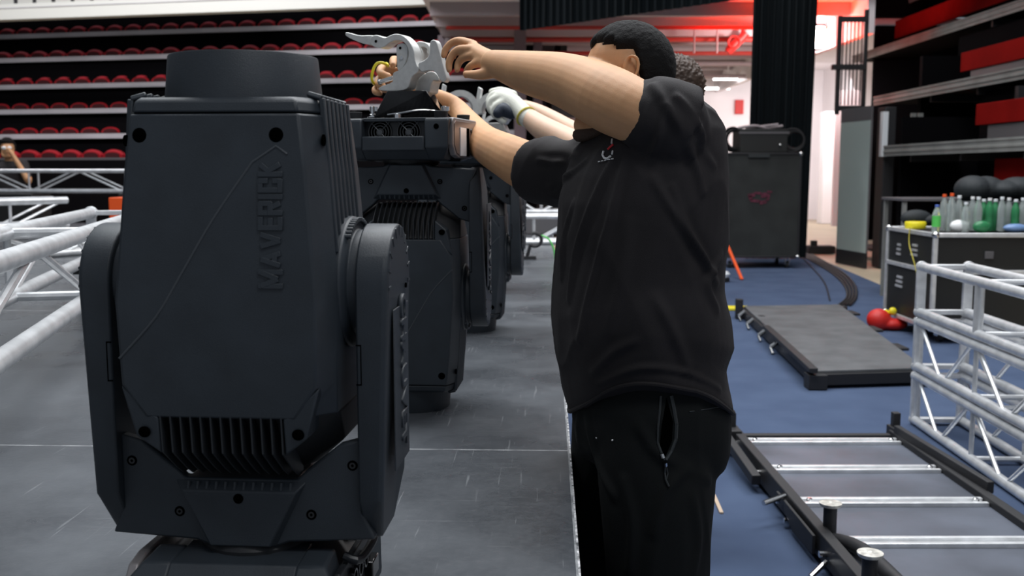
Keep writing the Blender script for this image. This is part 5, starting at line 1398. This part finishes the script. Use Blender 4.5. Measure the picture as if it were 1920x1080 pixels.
# printed mark on the chest
def stripe(mb, pts, wd, bvh, off=.0022):
    v = [hit(bvh, x, y, off) for x, y in pts]
    v = [q for q in v if q]
    for a_, b_ in zip(v, v[1:]): mb.tube([a_, b_], wd, 6)
mb = MB(); stripe(mb, [(1133, 284), (1131, 291), (1134, 297), (1140, 298), (1146, 294)], .0024, bs); stripe(mb, [(1149, 262), (1148, 270)], .0022, bs); stripe(mb, [(1150, 284), (1149, 290)], .0020, bs); mb.build('chest_print', M['white'], shirt)
mb = MB(); stripe(mb, [(1141, 281), (1146, 276), (1151, 272)], .0024, bs); mb.build('chest_print', M['red print'], shirt)
mb = MB()
for k in range(5): stripe(mb, [(1123 + k * 6, 304 - k * 1.3), (1126.5 + k * 6, 303.3 - k * 1.3)], .0012, bs)
mb.build('chest_print', M['white'], shirt)
# trousers
mb = MB()
trs = [(630, 1100, 1335, .175), (715, 1085, 1352, .19), (745, 1076, 1359, .20), (790, 1074, 1362, .205), (835, 1082, 1360, .195), (865, 1100, 1350, .18)]
secs = []
for (py, L, Rr, b) in trs:
    c, a, b, z = rowc(py, L, Rr, b); secs.append(sup(c, f1, l1, a, b, z, 2.4, 40))
mb.loft(secs, True)
wlimb(mb, [(.325, 2.235, .82, .138), (.330, 2.21, .70, .134), (.330, 2.19, .56, .121), (.332, 2.18, .40, .108), (.338, 2.18, .22, .096), (.345, 2.19, .10, .085)], n=30)
wlimb(mb, [(.265, 2.42, .80, .115), (.262, 2.44, .68, .110), (.262, 2.45, .55, .105), (.265, 2.46, .40, .098), (.27, 2.46, .22, .09), (.275, 2.47, .10, .082)], n=28)
tr_ = fuse(mb, 'sweatpants', .0065, 7, .5)
folds(tr_, .006, (0, .1, -1), 5.0, 5.5)
creases(tr_, [([(1200, 800), (1235, 850), (1330, 900)], .02, .008), ([(1290, 880), (1250, 920), (1225, 1000)], .018, .007), ([(1100, 780), (1120, 860), (1150, 930)], .018, .008), ([(1170, 900), (1185, 980), (1180, 1070)], .018, .007), ([(1300, 930), (1310, 1010), (1300, 1080)], .018, .006)])
trou = link('sweatpants', tr_, M['trouser'], man)
bt = surf(tr_)
mb = MB(); stripe(mb, [(1239, 742), (1237, 770), (1234, 800), (1233, 830), (1240, 850), (1246, 862)], .0028, bt, .001); mb.build('pocket_edge', M['zip'], trou)
mb = MB(); stripe(mb, [(1258, 742), (1263, 765), (1268, 795), (1267, 822), (1258, 846), (1248, 862)], .0045, bt, .001); mb.build('pocket_edge', M['zip'], trou)
mb = MB(); v = [hit(bt, x, y, -.002) for x, y in ((1250, 745), (1262, 790), (1260, 825), (1247, 858), (1238, 832), (1242, 790))]
mb.loft([[q + Vector((0, .004, 0)) for q in v], [q + Vector((0, -.004, 0)) for q in v]]); mb.build('pocket_opening', M['hole'], trou)
mb = MB(); stripe(mb, [(1241, 851), (1244, 858)], .0045, bt); stripe(mb, [(1247, 866), (1248, 872)], .0042, bt, .004); mb.build('zip_pull', M['chrome'], trou)
mb = MB(); stripe(mb, [(1248, 872), (1246, 886), (1249, 900), (1254, 912)], .0022, bt, .005); stripe(mb, [(1249, 872), (1252, 888), (1250, 903)], .0016, bt, .005); mb.build('zip_cord', M['zip'], trou)
mb = MB(); stripe(mb, [(1149, 824), (1150, 826)], .0022, bt); stripe(mb, [(1119, 820), (1120, 821)], .0015, bt); mb.build('lint', M['white'], trou)
mb = MB(); stripe(mb, [(1292, 772), (1320, 768), (1352, 762)], .0015, bt, .0008); mb.build('side_seam', M['zip'], trou)
def shoe(x, y, ang, parent, m='shoe', s=1.0):
    mb = MB(); d = Vector((math.cos(ang), math.sin(ang), 0)); n_ = Vector((-d.y, d.x, 0))
    c = Vector((x, y, 0))
    def q(a, b, z): return c + (d * a + n_ * b + Vector((0, 0, z))) * s
    secs = []
    for a, w_, h_ in ((-.085, .028, .055), (-.075, .036, .075), (-.03, .040, .090), (.02, .042, .085), (.07, .046, .065), (.12, .050, .052), (.165, .045, .045), (.19, .028, .030)):
        secs.append([q(a, w_ * math.cos(t_), .0 + h_ * (.5 + .5 * math.sin(t_))) for t_ in [2 * PI * k / 16 for k in range(16)]])
    mb.loft(secs, True)
    mb.lathe([(.045 * s, .04), (.044 * s, .11)], q(-.035, 0, 0), 16)
    ob = link('shoe', fuse(mb, 'shoe', .006, 3), M[m], parent)
    mb = MB(); mb.loft([[q(a, b, z) for a, b in ((-.092, -.03), (-.095, .03), (-.02, .042), (.10, .054), (.17, .048), (.197, .02), (.197, -.02), (.17, -.048), (.10, -.054), (-.02, -.042))] for z in (.0005, .018)]); mb.build('sole', M['rubber'], ob, .002)
ang1 = math.atan2(f1.y, f1.x)
shoe(.345, 2.19, ang1, man); shoe(.285, 2.47, ang1 + .15, man)
# yellow loop round the far hand's fingers
mb = MB()
lp = [(728, 124, 3.0), (718, 118, 2.965), (707, 119, 2.95), (700, 130, 2.945), (697, 145, 2.945), (699, 154, 2.955), (704, 158, 3.0), (709, 150, 3.04), (716, 128, 3.05), (724, 119, 3.04), (728, 124, 3.0)]
mb.tube([P(*q) for q in lp], .0042, 10, sub=4); ob = mb.build('yellow_loop', M['yellow'], None); tag(ob, 'yellow plastic loop around the fingers behind the lever clamp', 'strap')

# ---- the gloved helper behind him
p2 = thing('person', 'brown haired helper with a white knitted glove, mostly behind the man in black', 'person', (.60, 3.72, 0), world=True)
f2_ = Vector((-.95, .30, 0)).normalized(); l2 = Vector((-.30, -.95, 0)).normalized()
hc2 = P(1262, 166, 3.70)
mb = MB(); H2, _r = head_into(mb, hc2, f2_, l2, .97)
wlimb(mb, [(*(H2(-.02, 0, -.06)), .055), (*(H2(-.04, 0, -.20)), .060)])
bx, by = hc2.x + .05, 3.72
wlimb(mb, [(bx, by, hc2.z - .30, .09), (bx, by, 1.15, .12), (bx - .02, by, .92, .12)], n=20)
wlimb(mb, [(bx - .03, by - .09, .86, .06), (.52, 3.60, .5, .05), (.43, 3.55, .10, .04)]); wlimb(mb, [(bx, by + .09, .86, .06), (bx + .02, by + .1, .5, .05), (bx + .05, by + .1, .10, .04)])
limb(mb, [(1262, 264, 3.68, .040), (1200, 280, 3.71, .052), (1120, 286, 3.85, .055), (1070, 268, 3.98, .056), (1020, 242, 4.08, .050), (985, 216, 4.17, .036), (972, 207, 4.20, .030)], n=20)
limb(mb, [(1282, 260, 3.86, .040), (1200, 268, 4.02, .048), (1110, 262, 4.15, .045), (1020, 215, 4.35, .035), (985, 200, 4.42, .028), (960, 196, 4.45, .022)], n=16)
b2 = link('body', fuse(mb, 'body2', .006, 3), M['skin2'], p2)
def wavy(a, l, z):
    return sm(z, (-.05 if a < 0 else .05) - .01, (-.05 if a < 0 else .05) + .02)
hair_mesh('hair', hc2, f2_, l2, .97, M['brown hair'], p2, wavy, .022, .010, 4)
mb = MB()
secs = [sup((bx, by), f2_, l2, a, b, z, 2.3, 32) for z, a, b in ((.86, .13, .18), (1.0, .135, .185), (1.2, .135, .195), (1.35, .13, .20), (hc2.z - .25, .115, .19), (hc2.z - .19, .09, .13), (hc2.z - .165, .07, .08))]
mb.loft(secs, True)
limb(mb, [(1262, 262, 3.67, .085), (1215, 276, 3.70, .078), (1170, 284, 3.76, .073)], n=20); limb(mb, [(1285, 258, 3.86, .085), (1240, 262, 3.95, .072)], n=20)
link('tshirt', fuse(mb, 'tshirt2', .009, 5), M['shirt'], p2)
mb = MB(); secs = [sup((bx - .01, by), f2_, l2, a, b, z, 2.3, 32) for z, a, b in ((.80, .12, .17), (.9, .13, .18))]; mb.loft(secs, True)
wlimb(mb, [(bx - .03, by - .09, .84, .10), (.52, 3.60, .5, .085), (.44, 3.56, .12, .075)]); wlimb(mb, [(bx, by + .09, .84, .10), (bx + .02, by + .1, .5, .085), (bx + .04, by + .1, .12, .075)])
link('trousers', fuse(mb, 'trousers2', .01, 5), M['trouser'], p2)
shoe(.40, 3.52, math.atan2(f2_.y, f2_.x) + .3, p2); shoe(bx + .04, by + .1, math.atan2(f2_.y, f2_.x), p2)
# glove: palm, cuff and five separate fingers closing on the clamp
mb = MB()
limb(mb, [(990, 222, 4.15, .040), (975, 206, 4.19, .037), (958, 192, 4.23, .040), (940, 184, 4.26, .036)], n=18)
for q in ([(945, 176, 4.26, .020), (925, 178, 4.28, .018), (917, 192, 4.28, .016), (922, 204, 4.27, .014)], [(942, 182, 4.24, .021), (924, 188, 4.25, .019), (919, 202, 4.25, .017), (927, 213, 4.24, .014)],
          [(945, 192, 4.22, .020), (930, 200, 4.22, .018), (926, 213, 4.22, .016), (936, 221, 4.21, .014)], [(952, 202, 4.20, .018), (938, 210, 4.20, .016), (936, 222, 4.20, .014), (945, 228, 4.20, .012)],
          [(962, 178, 4.30, .020), (940, 170, 4.32, .017), (922, 172, 4.33, .014)]):
    limb(mb, q, n=14)
g2 = link('glove', fuse(mb, 'glove', .005, 2), M['glove'], p2)
mb = MB(); limb(mb, [(958, 212, 4.195, .026), (944, 206, 4.20, .030), (934, 212, 4.19, .022)], n=14); mb.build('palm_patch', M['glove palm'], g2)  # dark navy patch over the palm side
a_, b_ = P(992, 222, 4.15), P(978, 207, 4.19); q_ = (a_ - b_).to_track_quat('Z', 'Y').to_euler()
mb = MB(); mb.torus(P(986, 218, 4.16), .041, .005, tuple(q_), n=28, m=8); mb.build('yellow_cuff', M['yellowband'], g2)

# ---- the far person at the left edge
p3 = thing('person', 'far person with dark hair and a raised hand at the left edge', 'person', (at(10, 300, 13.9).x, 13.9, 0), world=True)
hc3 = P(14, 276, 13.9); f3 = Vector((.35, -.93, 0)).normalized(); l3 = Vector((.93, .35, 0)).normalized()
mb = MB(); H3, _r = head_into(mb, hc3, f3, l3, 1.0)
x3, y3 = hc3.x, 13.93; zt3 = hc3.z - .19
wlimb(mb, [(x3, y3, hc3.z - .08, .055), (x3, y3, zt3, .06)]); wlimb(mb, [(x3, y3, zt3 - .1, .10), (x3, y3, 1.0, .12)])
for q in (-1, 1):
    wlimb(mb, [(x3 + q * .09, y3, .95, .08), (x3 + q * .1, y3, .5, .06), (x3 + q * .1, y3, .09, .045)])
sh3 = Vector((x3 + .20, y3 - .02, zt3 - .05)); el3 = sh3 + Vector((.12, -.12, -.22)); ha3 = hc3 + f3 * .13 + Vector((.06, 0, -.07))
wlimb(mb, [(*sh3, .05), (*el3, .045), (*(el3.lerp(ha3, .55)), .036), (*ha3, .026)])
for k in range(4):
    wlimb(mb, [(*(ha3 + Vector((0, 0, .01))), .016), (*(ha3 + Vector((-.03, -.01, .012 + .018 * k - .02))), .010), (*(ha3 + Vector((-.065, .0, .012 + .016 * k - .02))), .008)])
wlimb(mb, [(*ha3, .014), (*(ha3 + Vector((-.02, .0, .05))), .009)])
wlimb(mb, [(x3 - .20, y3, zt3 - .05, .05), (x3 - .25, y3, zt3 - .34, .042), (x3 - .24, y3 - .06, zt3 - .62, .028)])
link('body', fuse(mb, 'body3', .008, 2), M['skin'], p3)
hair_mesh('hair', hc3, f3, l3, 1.0, M['hair'], p3, wavy, .030, .012, 9)
mb = MB(); mb.ell(H3(.085, 0, -.012), (.03, .03, .02), 14, 10); 
mb = MB()
for q in (-1, 1): mb.ell(H3(.108, q * .034, -.012), (.034, .012, .024), 14, 10)
mb.build('glasses', M['white'], p3)
mb = MB(); mb.loft([sup((x3, y3), f3, l3, a, b, z, 2.3, 28) for z, a, b in ((.92, .13, .18), (1.2, .13, .20), (zt3 - .08, .12, .20), (zt3, .08, .10))], True)
wlimb(mb, [(*sh3, .075), (*(sh3.lerp(el3, .7)), .062)]); wlimb(mb, [(x3 - .20, y3, zt3 - .05, .075), (x3 - .24, y3, zt3 - .26, .062)])
link('tshirt', fuse(mb, 'tshirt3', .012, 3), M['shirt'], p3)
mb = MB(); 
for q in (-1, 1): wlimb(mb, [(x3 + q * .085, y3, .93, .10), (x3 + q * .1, y3, .5, .085), (x3 + q * .1, y3, .12, .07)])
link('trousers', fuse(mb, 'trousers3', .012, 3), M['trouser'], p3)
for q in (-1, 1): shoe(x3 + q * .1, y3, -1.2, p3)
